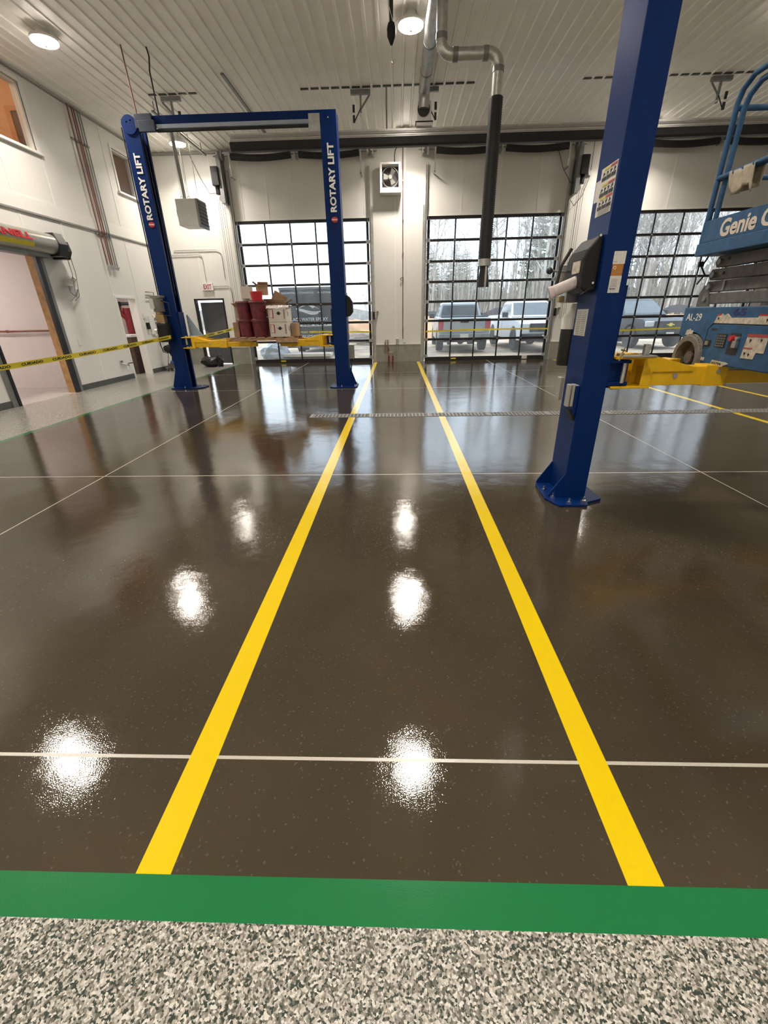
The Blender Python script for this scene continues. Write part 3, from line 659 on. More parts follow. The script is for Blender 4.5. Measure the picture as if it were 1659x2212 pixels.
# exit sign and conduit
t = thing('exit_sign', 'white EXIT sign with red letters above the dark man door', 'exit sign', (-6.38, YF, 2.37))
b = B(); b.box(-6.57, -6.20, YF - .06, YF - .009, 2.37, 2.60); b.obj('sign_body', M_white, t, bev=.006)
text('lettering', 'EXIT', (-6.385, YF - .062, 2.485), (1, 0, 0), (0, 0, 1), .27, .14, M_red, t, bold=.02)
t = thing('emt_conduit', 'thin grey conduit bending down from the heater to the exit sign', 'conduit', (-6.4, YF - .02, 2.6))
b = B(); b.tube([(-7.4, YF - .03, 3.42), (-6.5, YF - .03, 3.42)] + arc((-6.5, YF - .03, 3.32), .1, PI / 2, 0, (1, 0, 0), (0, 0, 1), 5)[1:] + [(-6.4, YF - .03, 2.6)], .012, 8)
b.tube([(-6.20, YF - .03, 2.5), (-5.75, YF - .03, 2.5)] + arc((-5.75, YF - .03, 2.35), .15, PI / 2, 0, (1, 0, 0), (0, 0, 1), 5)[1:] + [(-5.60, YF - .03, 1.2)], .012, 8)
b.tube([(-7.3, YF - .03, 3.55), (-5.95, YF - .03, 3.55)] + arc((-5.95, YF - .03, 3.35), .2, PI / 2, 0, (1, 0, 0), (0, 0, 1), 5)[1:] + [(-5.75, YF - .03, 2.7)], .012, 8); b.objs('conduit_run', M_galv, t)

# left wall fittings
labs = ['leftmost', 'second from the left', 'third from the left', 'fourth from the left', 'rightmost']
for k, y in enumerate((12.52, 12.66, 12.74, 12.86, 12.95)):
    m = M_cop if k < 3 else M_gdark
    t = thing('wall_pipe', '%s of the five thin pipes coming down the left wall' % labs[k], 'pipe', (XL + .05, y, 2.8), group='pipes down the left wall')
    b = B(); b.tube([(XL + .05, y, ZC - .05), (XL + .05, y, 2.95), (XL + .05, y, 2.85)], .014, 8); b.obj('pipe_run', m, t)
    b = B(); b.cyl((XL + .05, y, 2.85), (XL + .05, y, 2.74), .022, n=10); b.cyl((XL + .05, y, 2.80), (XL + .11, y, 2.80), .012, n=8); b.obj('valve', M_galv, t)
for z, lab in ((5.4, 'upper dark strut clamp across the five pipes on left wall'), (3.52, 'lower dark strut clamp across the five pipes, below the wall band')):
    b = B(); b.box(XL + .009, XL + .04, 12.42, 13.05, z - .02, z + .02); b.obj('pipe_strut', M_gdark, label=lab, cat='bracket')
b = B(); b.box(XL + .001, XL + .012, 10.62, 10.70, 1.0, 1.13); b.obj('wall_outlet', M_white, label='small white outlet plate on left wall right of roller door', cat='outlet', bev=.003)
t = thing('emergency_light', 'white emergency light with wire guard high beside the roller door', 'emergency light', (XL, 10.9, 2.2))
b = B(); b.box(XL + .001, XL + .1, 10.72, 11.0, 2.26, 2.36); b.obj('light_body', M_white, t, bev=.01)
b = B(); b.cyl((XL + .06, 10.78, 2.36), (XL + .13, 10.76, 2.44), .05); b.cyl((XL + .06, 10.96, 2.36), (XL + .13, 10.98, 2.44), .05); b.objs('lamp_head', M_white, t)
b = B(); b.tube([(XL + .09, 10.75, 2.26), (XL + .14, 10.68, 2.12), (XL + .05, 10.95, 2.05), (XL + .09, 11.02, 2.2)], .012, 6); b.obj('wire_guard', M_gdark, t)
t = thing('hose_bib', 'brass and chrome hose tap low on the left wall by doorway', 'tap', (XL, 12.2, .35))
b = B(); b.box(XL + .001, XL + .03, 12.0, 12.12, .42, .52); b.tube([(XL + .02, 12.06, .45), (XL + .1, 12.1, .40), (XL + .1, 12.25, .38)], .02, 8); b.tube([(XL + .1, 12.12, .4), (XL + .12, 12.12, .28)], .025, 8); b.tube([(XL + .1, 12.25, .4), (XL + .12, 12.25, .28)], .025, 8); b.obj('tap_body', M_chrome, t)
b = B(); b.box(XL + .1, XL + .13, 12.2, 12.42, .42, .44); b.obj('lever', M_rub, t)
t = thing('air_line_station', 'white board with valves, gauges and red fittings on the left wall', 'control board', (XL, 14.35, 1.1))
b = B(); b.box(XL + .001, XL + .03, 13.98, 14.75, 1.1, 1.62); b.obj('board', M_white, t, bev=.004)
b = B()
for k in range(5): b.cyl((XL + .03, 14.28 + k * .08, 1.52), (XL + .07, 14.28 + k * .08, 1.52), .022, n=10)
for k in range(3): b.cyl((XL + .03, 14.3 + k * .1, 1.42), (XL + .08, 14.3 + k * .1, 1.42), .03, n=12)
b.objs('valve', M_gdark, t)
b = B(); b.box(XL + .03, XL + .10, 14.45, 14.60, 1.12, 1.32); b.obj('red_fittings', M_red, t, bev=.01)
b = B(); b.box(XL + .03, XL + .12, 14.25, 14.40, 1.13, 1.38); b.obj('filter_bowl', M_white, t, bev=.02)
b = B(); b.tube([(XL + .04, 14.05, 2.12), (XL + .04, 14.45, 2.12), (XL + .04, 14.45, 1.5)], .012, 8); b.tube([(XL + .04, 14.10, 2.28), (XL + .04, 14.55, 2.28), (XL + .04, 14.55, 1.5)], .012, 8); b.objs('copper_line', M_cop, t)
t = thing('thermostat', 'white thermostat above a small black phone on left wall', 'thermostat', (XL, 13.75, 1.55))
b = B(); b.box(XL + .001, XL + .035, 13.70, 13.80, 1.55, 1.70); b.obj('thermostat_case', M_white, t, bev=.006)
b = B(); b.box(XL + .001, XL + .06, 13.78, 13.90, 1.26, 1.44); b.obj('wall_phone', M_plast, label='small black wall phone beside the white control board', cat='phone', bev=.01)
t = thing('cord_hook', 'white round cord hook on the wall behind the near post', 'hook', (5.75, YF, 5.1))
b = B(); b.cyl((5.8, YF - .08, 5.25), (5.8, YF - .009, 5.25), .06); b.obj('hook_disc', M_white, t)
b = B(); b.tube([(5.8, YF - .05, 6.0), (5.8, YF - .06, 5.2), (5.65, YF - .06, 4.7), (5.45, YF - .06, 4.45), (5.3, YF - .1, 4.6)], .008, 6); b.obj('cord', M_rub, t)

# drain grates
t = thing('trench_drain', 'long perforated steel trench drain crossing the brown floor', 'drain', (4, 7.15, 0))
b = B(); b.box(-1.48, 13.3, 7.02, 7.28, .0005, .0015); b.obj('channel', M_rub, t)
first = None
for i in range(15):
    if first is None:
        b = B(); L_ = .975
        for y in (7.02, 7.10, 7.185, 7.26): b.box(-1.47, -1.47 + L_, y, y + .018, .0015, .005)
        for k in range(17): x = -1.47 + L_ / 16 * k; b.box(x - .010, x + .010, 7.02, 7.28, .0015, .0045)
        b.box(-1.47, -1.43, 7.02, 7.28, .0015, .0055)
        first = b.obj('grate_section', mat('grey_grate', (.30, .29, .27), .45, metal=.4, var=.15), t)
    else:
        o = first.copy(); C.objects.link(o); o.parent = t; o.location = (i * .985, 0, 0)

# ================================================================ TWO-POST LIFTS
def arm(parent_label, name, pivot, ang, L1, L2, parent):
    """swing arm built around its pivot, pointing along local +x"""
    Mx = Matrix.Translation(pivot) @ Matrix.Rotation(ang, 4, 'Z')
    e = bpy.data.objects.new(name, None); C.objects.link(e); e.parent = parent
    e.matrix_basis = parent.matrix_world.inverted() @ Mx; e.matrix_world = Mx
    def mk(b, nm, m, bev=.004):
        o = b.obj(nm, m, e, bev=bev, world=False); return o
    b = B(); b.box(.20, L1, -.07, .07, -.105, .035)
    b.prism([(.16, -.105), (.16, .12), (.24, .12), (.56, .035), (.56, -.0), (.24, .0), (.24, -.105)], 'y', -.085, -.070); b.prism([(.16, -.105), (.16, .12), (.24, .12), (.56, .035), (.56, -.0), (.24, .0), (.24, -.105)], 'y', .070, .085)
    b.box(-.07, .24, -.085, .085, .10, .12); b.box(-.07, .24, -.085, .085, -.125, -.105)
    mk(b, 'outer_tube', M_yel)
    b = B(); b.box(L1 - .12, L1 + .06, -.078, .078, -.115, .045); mk(b, 'end_sleeve', M_yel)
    b = B(); b.box(L1 - .3, L1 + L2, -.05, .05, -.10, .0); mk(b, 'inner_tube', M_yel)
    b = B(); b.lathe([(.03, -.06), (.03, .005), (.06, .01), (.06, .03)], (L1 + L2 - .05, 0, 0), 18); mk(b, 'foot_pad', M_rub, 0)
    b = B(); b.cyl((0, 0, -.14), (0, 0, .14), .028, n=14); b.cyl((L1 - .35, -.072, -.03), (L1 - .35, -.08, -.03), .02, n=8); b.cyl((L1 - .02, -.079, .0), (L1 - .02, -.088, .0), .018, n=8); mk(b, 'pivot_pin', M_galv, 0)
    return e

def column(parent, x0, x1, y0, y1, s, H, name='column'):
    """C section, web on the outer side, opening towards +s"""
    w = .012
    xo, xi = (x0, x1) if s > 0 else (x1, x0)
    def X(d): return xo + s * d
    D = abs(x1 - x0)
    pts = [(X(0), y0), (X(D), y0), (X(D), y0 + .07), (X(D - w), y0 + .07), (X(D - w), y0 + w), (X(w), y0 + w), (X(w), y1 - w), (X(D - w), y1 - w), (X(D - w), y1 - .07), (X(D), y1 - .07), (X(D), y1), (X(0), y1)]
    b = B(); b.prism(pts, 'z', .02, H); b.obj(name, M_blue, parent, bev=.004)
    # sheet for the insides of the opening, with their shadow put into its colour
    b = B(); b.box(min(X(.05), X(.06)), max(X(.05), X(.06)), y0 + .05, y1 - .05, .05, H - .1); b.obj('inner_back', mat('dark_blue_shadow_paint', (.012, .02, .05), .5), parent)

def column_base(parent, x0, x1, y0, y1, s, poly):
    b = B(); b.prism(poly, 'z', .001, .022); b.obj('base_plate', M_blue, parent, bev=.003)
    xo = x0 if s > 0 else x1
    b = B()
    for y in (y0 + .003, y1 - .016):
        b.prism([(xo, .022), (xo - s * .13, .022), (xo - s * .12, .05), (xo, .24)], 'y', y, y + .012)
    b.objs('gusset', M_blue, parent)

def bolts(parent, pts):
    for i, (x, y) in enumerate(pts):
        b = B(); b.cyl((x, y, .022), (x, y, .034), .022, n=6); b.cyl((x, y, .034), (x, y, .065), .010, n=8); b.obj('anchor_bolt', M_chrome, parent)

def carriage(parent, x0, x1, y0, y1, s, z, guard=True):
    D = abs(x1 - x0); xo = x0 if s > 0 else x1
    a, c = sorted((xo + s * .07, xo + s * (D + .03)))
    b = B(); b.box(a, c, y0 + .03, y1 - .03, z - .12, z + .62); a, c = sorted((xo + s * D, xo + s * (D + .16)))
    b.box(a, c, y0 + .0, y1 - .0, z - .10, z - .07); b.box(a, c, y0, y1, z + .07, z + .095); b.box(a, c, y0 + .04, y1 - .04, z - .07, z + .07)
    b.obj('carriage', M_blue, parent, bev=.003)
    if guard:
        b = B(); xx = xo + s * (D + .035)
        for y in (y1 - .002,): b.prism([(xx, z + .1), (xx + s * .06, z + .1), (xx + s * .055, z + .13), (xx, z + .24)], 'y', y, y + .01)
        b.obj('door_guard', M_blue, parent)

def logo(parent, x, y, z, w):
    b = B(); b.lathe([(w, 0), (w, .002)], (0, 0, 0), 24, Matrix.Translation((x, y, z)) @ Matrix.Rotation(PI / 2, 4, 'X') @ Matrix.Diagonal((1, .75, 1, 1)))
    o = b.obj('round_logo', M_red, parent)
    text('logo_lettering', 'Rotary', (x, y - .004, z), (1, 0, 0), (0, 0, 1), w * 1.7, w * .6, M_lett, parent, bold=.03)

# ---- far left lift
t = thing('two_post_lift', 'blue two post lift with white lettering carrying a loaded pallet', 'car lift', (-3.2, 10.4, 0))
Ltop = 5.02
LC = (-5.28, -4.97, 10.38, 10.70); RC = (-1.44, -1.13, 10.28, 10.62)
column(t, LC[0], LC[1], LC[2], LC[3], 1, Ltop, 'left_column'); column(t, RC[0], RC[1], RC[2], RC[3], -1, Ltop, 'right_column')
column_base(t, *LC, 1, [(-5.46, 10.36), (-5.40, 10.30), (-4.80, 10.30), (-4.68, 10.45), (-4.68, 10.72), (-4.78, 10.84), (-5.40, 10.84), (-5.46, 10.76)])
column_base(t, *RC, -1, [(-1.58, 10.22), (-1.48, 10.12), (-1.02, 10.12), (-.95, 10.22), (-.95, 10.66), (-1.04, 10.76), (-1.5, 10.76), (-1.58, 10.68)])
# wide foot of the two columns
b = B()
for (xo, s, y0, y1) in ((LC[0], 1, LC[2], LC[3]), (RC[1], -1, RC[2], RC[3])):
    for y in (y0, y1 - .014): b.prism([(xo, .02), (xo - s * .14, .022), (xo, .42)], 'y', y + .001, y + .013)
b.objs('foot_gusset', M_blue, t)
bolts(t, [(-5.38, 10.34), (-5.38, 10.80), (-4.76, 10.5), (-4.76, 10.68), (-5.1, 10.33), (-1.0, 10.2), (-1.0, 10.7), (-1.3, 10.17), (-1.52, 10.6)])
carriage(t, *LC, 1, 1.05, False); carriage(t, *RC, -1, 1.05, False)
b = B(); b.box(-5.0, -1.40, 10.40, 10.60, 4.93, 5.06); b.obj('overhead_beam', M_blue, t, bev=.005)
b = B(); b.box(-4.6, -1.65, 10.37, 10.42, 4.86, 4.92); b.obj('shutoff_bar', mat('silver_blue_steel', (.35, .40, .5), .35, metal=.6), t)
b = B(); b.tube([(-4.62, 10.40, 4.83), (-1.68, 10.40, 4.83)], .028, 10); b.obj('padded_bar', M_rub, t)
b = B(); b.box(-1.66, -1.44, 10.33, 10.39, 4.78, 4.99); b.obj('sheave_bracket', M_galv, t, bev=.004)
b = B(); b.box(-5.0, -4.66, 10.34, 10.39, 4.86, 5.08); b.box(-4.94, -4.62, 10.33, 10.385, 4.80, 4.98); b.obj('pulley_cover', mat('dark_stained_blue', (.02, .03, .06), .5, var=.4), t, bev=.01)
b = B(); b.lathe([(.15, 0), (.15, .012)], (0, 0, 0), 28, Matrix.Translation((-5.13, 10.372, 4.93)) @ Matrix.Rotation(PI / 2, 4, 'X')); b.obj('rounded_cap', M_blue, t)
b = B()
for x, z in ((-5.17, 4.97), (-5.09, 4.99), (-1.28, 4.9)): b.cyl((x, 10.36, z) if x < -2 else (x, 10.26, z), (x, 10.372, z) if x < -2 else (x, 10.285, z), .014, n=8)
b.objs('cap_bolt', M_chrome, t)
text('lettering', 'ROTARY LIFT', (-5.115, 10.374, 3.95), (0, 0, 1), (-1, 0, 0), 1.10, .125, M_lett, t, bold=.035)
text('lettering', 'ROTARY LIFT', (-1.27, 10.274, 3.98), (0, 0, 1), (-1, 0, 0), 1.10, .125, M_lett, t, bold=.035)
logo(t, -5.10, 10.373, 3.32, .065); logo(t, -1.26, 10.273, 3.30, .065)
b = B(); b.tube([(-5.31, 10.4, 4.9), (-5.31, 10.4, 1.9)], .012, 8); b.tube([(-4.93, 10.42, 4.8), (-4.9, 10.42, 3.4), (-4.92, 10.42, 2.0)], .012, 8); b.objs('hydraulic_hose', M_rub, t)
for a in (('front_arm', (-4.88, 10.42, 1.03), -.10, .95, .75), ('rear_arm', (-4.88, 10.66, 1.03), .62, .9, .5)): arm('', a[0], a[1], a[2], a[3], a[4], t)
for a in (('front_arm', (-1.53, 10.32, 1.03), PI + .12, .90, .22), ('rear_arm', (-1.53, 10.58, 1.03), PI - .55, .9, .5)): arm('', a[0], a[1], a[2], a[3], a[4], t)
# its power unit
t = thing('power_unit', 'hydraulic power unit with black tank on the far left blue post', 'pump', (-5.3, 10.25, 1.05))
PX, PY = -5.27, 10.24
b = B(); b.cyl((PX, PY, 1.68), (PX, PY, 1.97), .115, n=24); b.box(PX - .10, PX + .13, PY - .10, PY + .10, 1.95, 2.0); b.obj('motor', mat('grey_motor_paint', (.16, .155, .14), .5, var=.2), t, bev=.008)
b = B(); b.box(PX - .12, PX - .03, PY - .13, PY - .09, 1.74, 1.93); b.obj('motor_label', M_label, t)
b = B(); b.box(PX - .08, PX + .10, PY - .08, PY + .08, 1.46, 1.62); b.cyl((PX, PY, 1.62), (PX, PY, 1.7), .07); b.obj('valve_block', M_brass, t, bev=.01)
b = B(); b.box(PX - .10, PX + .14, PY - .11, PY + .11, 1.06, 1.45); b.obj('reservoir', M_plast, t, bev=.03)
b = B(); b.cyl((PX - .13, PY, 1.56), (PX - .18, PY, 1.62), .03); b.cyl((PX - .14, PY, 1.30), (PX - .20, PY, 1.30), .035); b.cyl((PX - .14, PY, 1.20), (PX - .2, PY, 1.20), .03); b.objs('fitting', M_white, t)
b = B(); b.tube([(PX + .1, PY - .05, 1.9), (PX + .25, PY - .05, 1.85), (PX + .25, PY - .05, 1.6), (PX + .12, PY - .05, 1.6)], .012, 8); b.tube([(PX - .14, PY, 1.3), (PX - .15, PY, 1.0), (PX - .12, PY, .85), (PX - .02, PY, .82), (PX + .05, PY, .92), (PX + .06, PY, 1.06)], .012, 8); b.objs('hose', M_rub, t)

# ---- near lift (its far post is outside the photo but lights and reflections see it)
t = thing('two_post_lift', 'large blue lift post in the foreground with yellow arms under a blue scissor lift', 'car lift', (3.6, 3.75, 0))
NC = (1.485, 1.685, 3.57, 3.94)
column(t, *NC, 1, 4.7, 'near_column')
FC = (5.15, 5.35, 3.57, 3.94); column(t, *FC, -1, 4.7, 'far_column')
b = B(); b.box(1.6, 5.2, 3.66, 3.86, 4.6, 4.75); b.obj('overhead_beam', M_blue, t, bev=.005)
column_base(t, *NC, 1, [(1.345, 3.90), (1.325, 3.55), (1.395, 3.385), (1.64, 3.385), (1.665, 3.45), (1.81, 3.52), (1.80, 3.98), (1.72, 4.06), (1.42, 4.06)])
column_base(t, *FC, -1, [(5.49, 3.90), (5.51, 3.55), (5.43, 3.385), (5.02, 3.45), (5.02, 4.0), (5.42, 4.06)])
bolts(t, [(1.375, 3.74), (1.40, 3.57), (1.50, 3.44), (1.63, 3.46), (1.75, 3.95), (5.45, 3.5)])
ZA = 1.09
carriage(t, *NC, 1, ZA, True); carriage(t, *FC, -1, ZA, True)
b = B(); b.cyl((1.79, 3.555, ZA - .075), (1.79, 3.555, ZA + .075), .016, n=12); b.obj('steel_pin', M_galv, t)
arm('', 'front_arm', (1.79, 3.66, ZA), .02, .78, .72, t)
arm('', 'rear_arm', (1.79, 3.86, ZA), .42, .75, .5, t)
arm('', 'front_arm', (5.05, 3.66, ZA), PI - .02, .78, .55, t)
arm('', 'rear_arm', (5.05, 3.86, ZA), PI - .42, .75, .5, t)
b = B(); b.prism([(1.72, 3.47), (1.98, 3.47), (1.94, 3.56), (1.76, 3.56)], 'z', ZA + .122, ZA + .137); b.box(1.885, 1.925, 3.49, 3.53, ZA + .137, ZA + .215); b.obj('arm_lock', M_galv, t, bev=.004)
b = B(); b.tube([(1.70, 3.48, ZA + .10), (1.725, 3.48, ZA + .20)], .006, 6); b.tube([(1.70, 3.48, ZA + .18), (1.74, 3.48, ZA + .17)], .006, 6); b.objs('lock_spring', M_brass, t)
# stickers on the post: side face (x = 1.485) and front face (y = 3.57)
def side_sticker(nm, y0, y1, z0, z1, m): b = B(); b.box(1.4825, 1.4848, y0, y1, z0, z1); return b.obj(nm, m, t)
def front_sticker(nm, x0, x1, z0, z1, m, y=3.57): b = B(); b.box(x0, x1, y - .0025, y - .0002, z0, z1); return b.obj(nm, m, t)
side_sticker('warning_chart', 3.60, 3.85, 2.17, 2.46, M_label)
side_sticker('chart_extension', 3.85, 3.92, 2.27, 2.40, M_label)
M_lblyel = mat('caution_yellow_print', (.55, .45, .06), .5); M_lblred = mat('danger_red_print', (.40, .06, .05), .5)
for k, (z) in enumerate((2.44, 2.345, 2.265)):
    b = B(); b.box(1.4805, 1.4824, 3.605, 3.70, z, z + .014); b.obj('red_band', M_lblred, t)
    b = B(); b.box(1.4805, 1.4824, 3.71, 3.80, z, z + .014); b.obj('yellow_band', M_lblyel, t)
    b = B()
    for j in range(3): b.box(1.4805, 1.4824, 3.61 + j * .075, 3.675 + j * .075, z - .058, z - .036)
    rnd = random.Random(k)
    for j in range(4):
        yy = 3.63 + j * .055; b.cbox((1.4815, yy, z - .017), (.002, .022, .012), rx=rnd.uniform(-.8, .8)); b.cbox((1.4815, yy + .01, z - .022), (.002, .007, .022), rx=rnd.uniform(-.8, .8))
    b.obj('chart_print', M_ink, t)
b = B()
for k in range(5): b.box(1.4805, 1.4824, 3.62, 3.80, 2.178 + k * .009, 2.180 + k * .009)
b.obj('fine_print', mat('grey_print', (.3, .28, .27), .5), t)
side_sticker('instruction_label', 3.68, 3.90, 1.36, 1.555, M_label)
b = B()
for k in range(13):
    z = 1.37 + k * .0135; b.box(1.4805, 1.4824, 3.70, 3.775, z, z + .004); b.box(1.4805, 1.4824, 3.80, 3.88, z, z + .004)
b.obj('fine_print', MATS['grey_print'], t)
front_sticker('capacity_label', 1.555, 1.64, 1.845, 1.925, M_label); front_sticker('orange_label', 1.557, 1.636, 1.77, 1.845, mat('orange_label_print', (.42, .17, .02), .5))
front_sticker('notice_label', 1.555, 1.637, 1.66, 1.77, M_label)
text('notice_lettering', 'NOTICE', (1.585, 3.5665, 1.686), (1, 0, 0), (0, 0, 1), .04, .010, M_blue, t)
b = B(); b.tube(arc((1.575, 3.5665, 1.822), .009, 0, 2 * PI, (1, 0, 0), (0, 0, 1), 12), .002, 5); b.obj('ring_mark', M_lett, t)
b = B(); rnd = random.Random(4)
for k in range(6): b.box(1.565, 1.605 + rnd.uniform(0, .02), 3.566, 3.5674, 1.70 + k * .0095, 1.702 + k * .0095)
b.box(1.56, 1.585, 3.566, 3.5674, 1.857, 1.861)
for x in (1.60, 1.62): b.prism([(x - .007, 1.79), (x + .007, 1.79), (x, 1.802)], 'y', 3.566, 3.5674)
b.obj('fine_print', MATS['grey_print'], t)

# control box on the near post
t = thing('control_box', 'black plastic control box strapped to the side of the near blue post', 'control box', (1.42, 3.8, 1.68))
b = B(); b.prism([(1.484, 1.68), (1.41, 1.665), (1.375, 1.70), (1.36, 1.89), (1.385, 1.95), (1.45, 2.03), (1.484, 2.04)], 'y', 3.62, 3.95); b.obj('box_shell', M_plast, t, bev=.012)
b = B()
for z in (1.73, 2.03): b.cyl((1.455, 3.61, z), (1.455, 3.62, z), .008, n=8)
b.objs('screw', M_chrome, t)
b = B(); b.box(1.3555, 1.3615, 3.66, 3.80, 1.80, 1.88); b.obj('yellow_label', M_cream, t)
b = B(); b.tube([(1.36, 3.60, 1.86), (1.345, 3.60, 1.74), (1.37, 3.60, 1.65), (1.44, 3.6, 1.70)], .006, 6); b.tube([(1.35, 3.86, 1.98), (1.29, 3.87, 1.86), (1.27, 3.87, 1.70)], .012, 8); b.objs('strap', M_rub, t)
t = thing('lift_motor', 'grey motor and valve block with black lever knob behind control box', 'pump', (1.37, 4.06, 1.66))
b = B(); b.cyl((1.44, 4.06, 1.70), (1.44, 4.06, 1.88), .08); b.obj('motor', MATS['grey_motor_paint'], t, smooth='auto')
b = B(); b.tube([(1.37, 3.965, 1.83), (1.25, 3.965, 1.84)], .008, 8); b.obj('lever', M_galv, t)
b = B(); b.blob((1.235, 3.965, 1.84), (.026, .026, .026), 1, 0, 2); b.obj('knob', M_rub, t, smooth=True)
b = B(); b.box(1.40, 1.56, 4.0, 4.12, 1.605, 1.70); b.obj('valve_block', M_galv, t, bev=.01)
b = B(); b.box(1.36, 1.40, 4.02, 4.07, 1.61, 1.66); b.obj('brass_fitting', M_brass, t, bev=.006)
t = thing('hydraulic_tank', 'white topped black cylinder tank standing off the near blue post', 'tank', (1.425, 4.09, 1.15))
b = B(); b.lathe([(.02, 1.62), (.03, 1.60), (.04, 1.565), (.075, 1.53), (.085, 1.50), (.085, 1.42)], (1.525, 4.09, -.02), 28); b.obj('white_shoulder', M_white, t, smooth='auto')
b = B(); b.lathe([(.084, 1.42), (.084, 1.13), (.078, 1.12)], (1.525, 4.09, -.02), 28); b.obj('black_body', mat('scuffed_black', (.015, .015, .016), .4, var=.4, scale=30), t, smooth='auto')
t = thing('manual_bundle', 'rolled white paper manual tucked beside the black control box', 'paper roll', (1.27, 3.75, 1.65))
Mm = Matrix.Translation((1.325, 3.74, 1.725)) @ Matrix.Rotation(math.radians(22), 4, 'Y').inverted() @ Matrix.Rotation(-.15, 4, 'Z')
b = B(); b.lathe([(.034, -.11), (.038, -.10), (.038, .09), (.035, .10)], (0, 0, 0), 20, Mm @ Matrix.Rotation(PI / 2, 4, 'Y') @ Matrix.Diagonal((1.1, .7, 1, 1))); b.obj('paper_roll', mat('printed_paper', (.58, .53, .52), .7, var=.15, scale=25), t, smooth='auto')
b = B(); b.lathe([(.043, -.145), (.037, -.1)], (0, 0, 0), 16, Mm @ Matrix.Rotation(PI / 2, 4, 'Y') @ Matrix.Diagonal((1.1, .5, 1, 1))); b.obj('loose_pages', mat('pinkish_paper', (.62, .52, .52), .7), t)
t = thing('cable_guard', 'pale metal latch housing low on the side of the near post', 'latch', (1.44, 3.7, .8))
b = B()
b.box(1.40, 1.425, 3.60, 3.66, .82, 1.0); b.box(1.43, 1.455, 3.60, 3.66, .82, 1.0); b.box(1.455, 1.484, 3.60, 3.70, .82, .995); b.box(1.395, 1.43, 3.80, 3.88, .84, 1.03)
b.objs('housing', mat('dull_aluminium', (.42, .40, .36), .4, metal=.5), t, bev=.006)
b = B(); b.box(1.455, 1.4845, 3.59, 3.74, .76, .99); b.obj('back_bracket', M_blue, t, bev=.004)
b = B(); b.prism([(1.4845, .80), (1.43, .79), (1.4845, .70)], 'y', 3.60, 3.70); b.obj('lower_wedge', M_plast, t)

# ================================================================ SCISSOR LIFT raised on the near lift's arms
SX, SY0, SY1 = 2.55, 2.35, 4.23; SW = .80
t = thing('scissor_lift', 'worn blue scissor lift with AL-29 on its chassis, raised on yellow arms', 'scissor lift', (2.95, 3.3, 1.13))
zt, zb = 1.55, 1.155
wc = (4.02, 1.155)
prof = [(SY1, zt), (SY1, 1.33), (4.20, 1.325)]
for k in range(9): prof.append((wc[0] + .2 * math.cos(math.radians(50 + k * 130 / 8)), wc[1] + .2 * math.sin(math.radians(50 + k * 130 / 8))))
prof += [(wc[0] - .2, 1.128), (SY0, 1.128), (SY0, zt)]
b = B(); b.prism(prof, 'x', SX, SX + .03); b.prism(prof, 'x', SX + SW - .03, SX + SW)
b.box(SX + .03, SX + SW - .03, SY0, SY1 - .02, 1.30, zt); b.box(SX + .03, SX + SW - .03, SY0, 3.8, 1.128, 1.30)
b.obj('chassis', M_genie, t, bev=.006)
# side door panel
b = B(); pp = [(3.845, 1.135), (3.84, 1.39), (3.80, 1.425), (2.6, 1.425), (2.6, 1.135)]
b.prism(pp, 'x', SX - .006, SX - .0005); b.obj('side_door', M_genie, t, bev=.004)
b = B(); gp = [(3.852, 1.13), (3.848, 1.392), (3.804, 1.432), (2.6, 1.432)]
b.tube([(SX - .002, y, z) for y, z in gp], .004, 6); b.obj('door_seam', M_ink, t)
b = B(); b.box(SX - .009, SX - .006, 3.765, 3.85 - .015, 1.26, 1.31); b.box(SX - .009, SX - .006, 3.60, 3.71, 1.26, 1.36); b.box(SX - .009, SX - .006, 3.46, 3.565, 1.22, 1.37); b.box(SX - .009, SX - .006, 3.74, 3.80, 1.385, 1.395); b.objs('control_recess', M_ink, t)
b = B(); rnd = random.Random(3)
for i in range(4):
    for j in range(5): b.box(SX - .016, SX - .009, 3.612 + i * .024, 3.622 + i * .024, 1.268 + j * .018, 1.278 + j * .018)
b.box(SX - .02, SX - .009, 3.79, 3.82, 1.27, 1.30)
b.obj('switches', mat('grey_switches', (.22, .21, .19), .5, var=.3), t)
b = B(); b.cyl((SX - .009, 3.52, 1.335), (SX - .04, 3.52, 1.335), .02); b.obj('stop_button', M_red, t)
b = B(); b.cyl((SX - .009, 3.47, 1.335), (SX - .03, 3.47, 1.335), .014); b.box(SX - .03, SX - .009, 3.46, 3.50, 1.27, 1.32); b.obj('key_switch', M_galv, t)
def decal(pts, m=M_cream, nm='decal', d=.0075): b = B(); b.prism(pts, 'x', SX - d - .002, SX - d); return b.obj(nm, m, t)
decal([(3.80, 1.435), (3.78, 1.495), (3.73, 1.505), (3.70, 1.49), (3.67, 1.505), (3.62, 1.475), (3.36, 1.478), (3.35, 1.50), (3.2, 1.50), (3.2, 1.435)], d=.001)
decal([(3.78, 1.497), (3.735, 1.503), (3.735, 1.495), (3.78, 1.487)], M_red, 'red_band', .0035); decal([(3.35, 1.50), (3.2, 1.503), (3.2, 1.492), (3.35, 1.49)], M_red, 'red_band', .0035)
decal([(4.13, 1.335), (4.12, 1.375), (4.09, 1.375), (4.085, 1.385), (4.07, 1.385), (4.07, 1.375), (4.03, 1.37), (4.035, 1.335)], d=.001)
decal([(3.40, 1.205), (3.39, 1.37), (3.2, 1.37), (3.2, 1.25), (3.27, 1.25), (3.28, 1.205)]); decal([(3.39, 1.37), (3.2, 1.372), (3.2, 1.352), (3.39, 1.352)], M_lblred, 'red_band', .0105)
decal([(3.40, 1.28), (3.31, 1.28), (3.31, 1.272), (3.40, 1.272)], M_lblred, 'red_band', .0105)
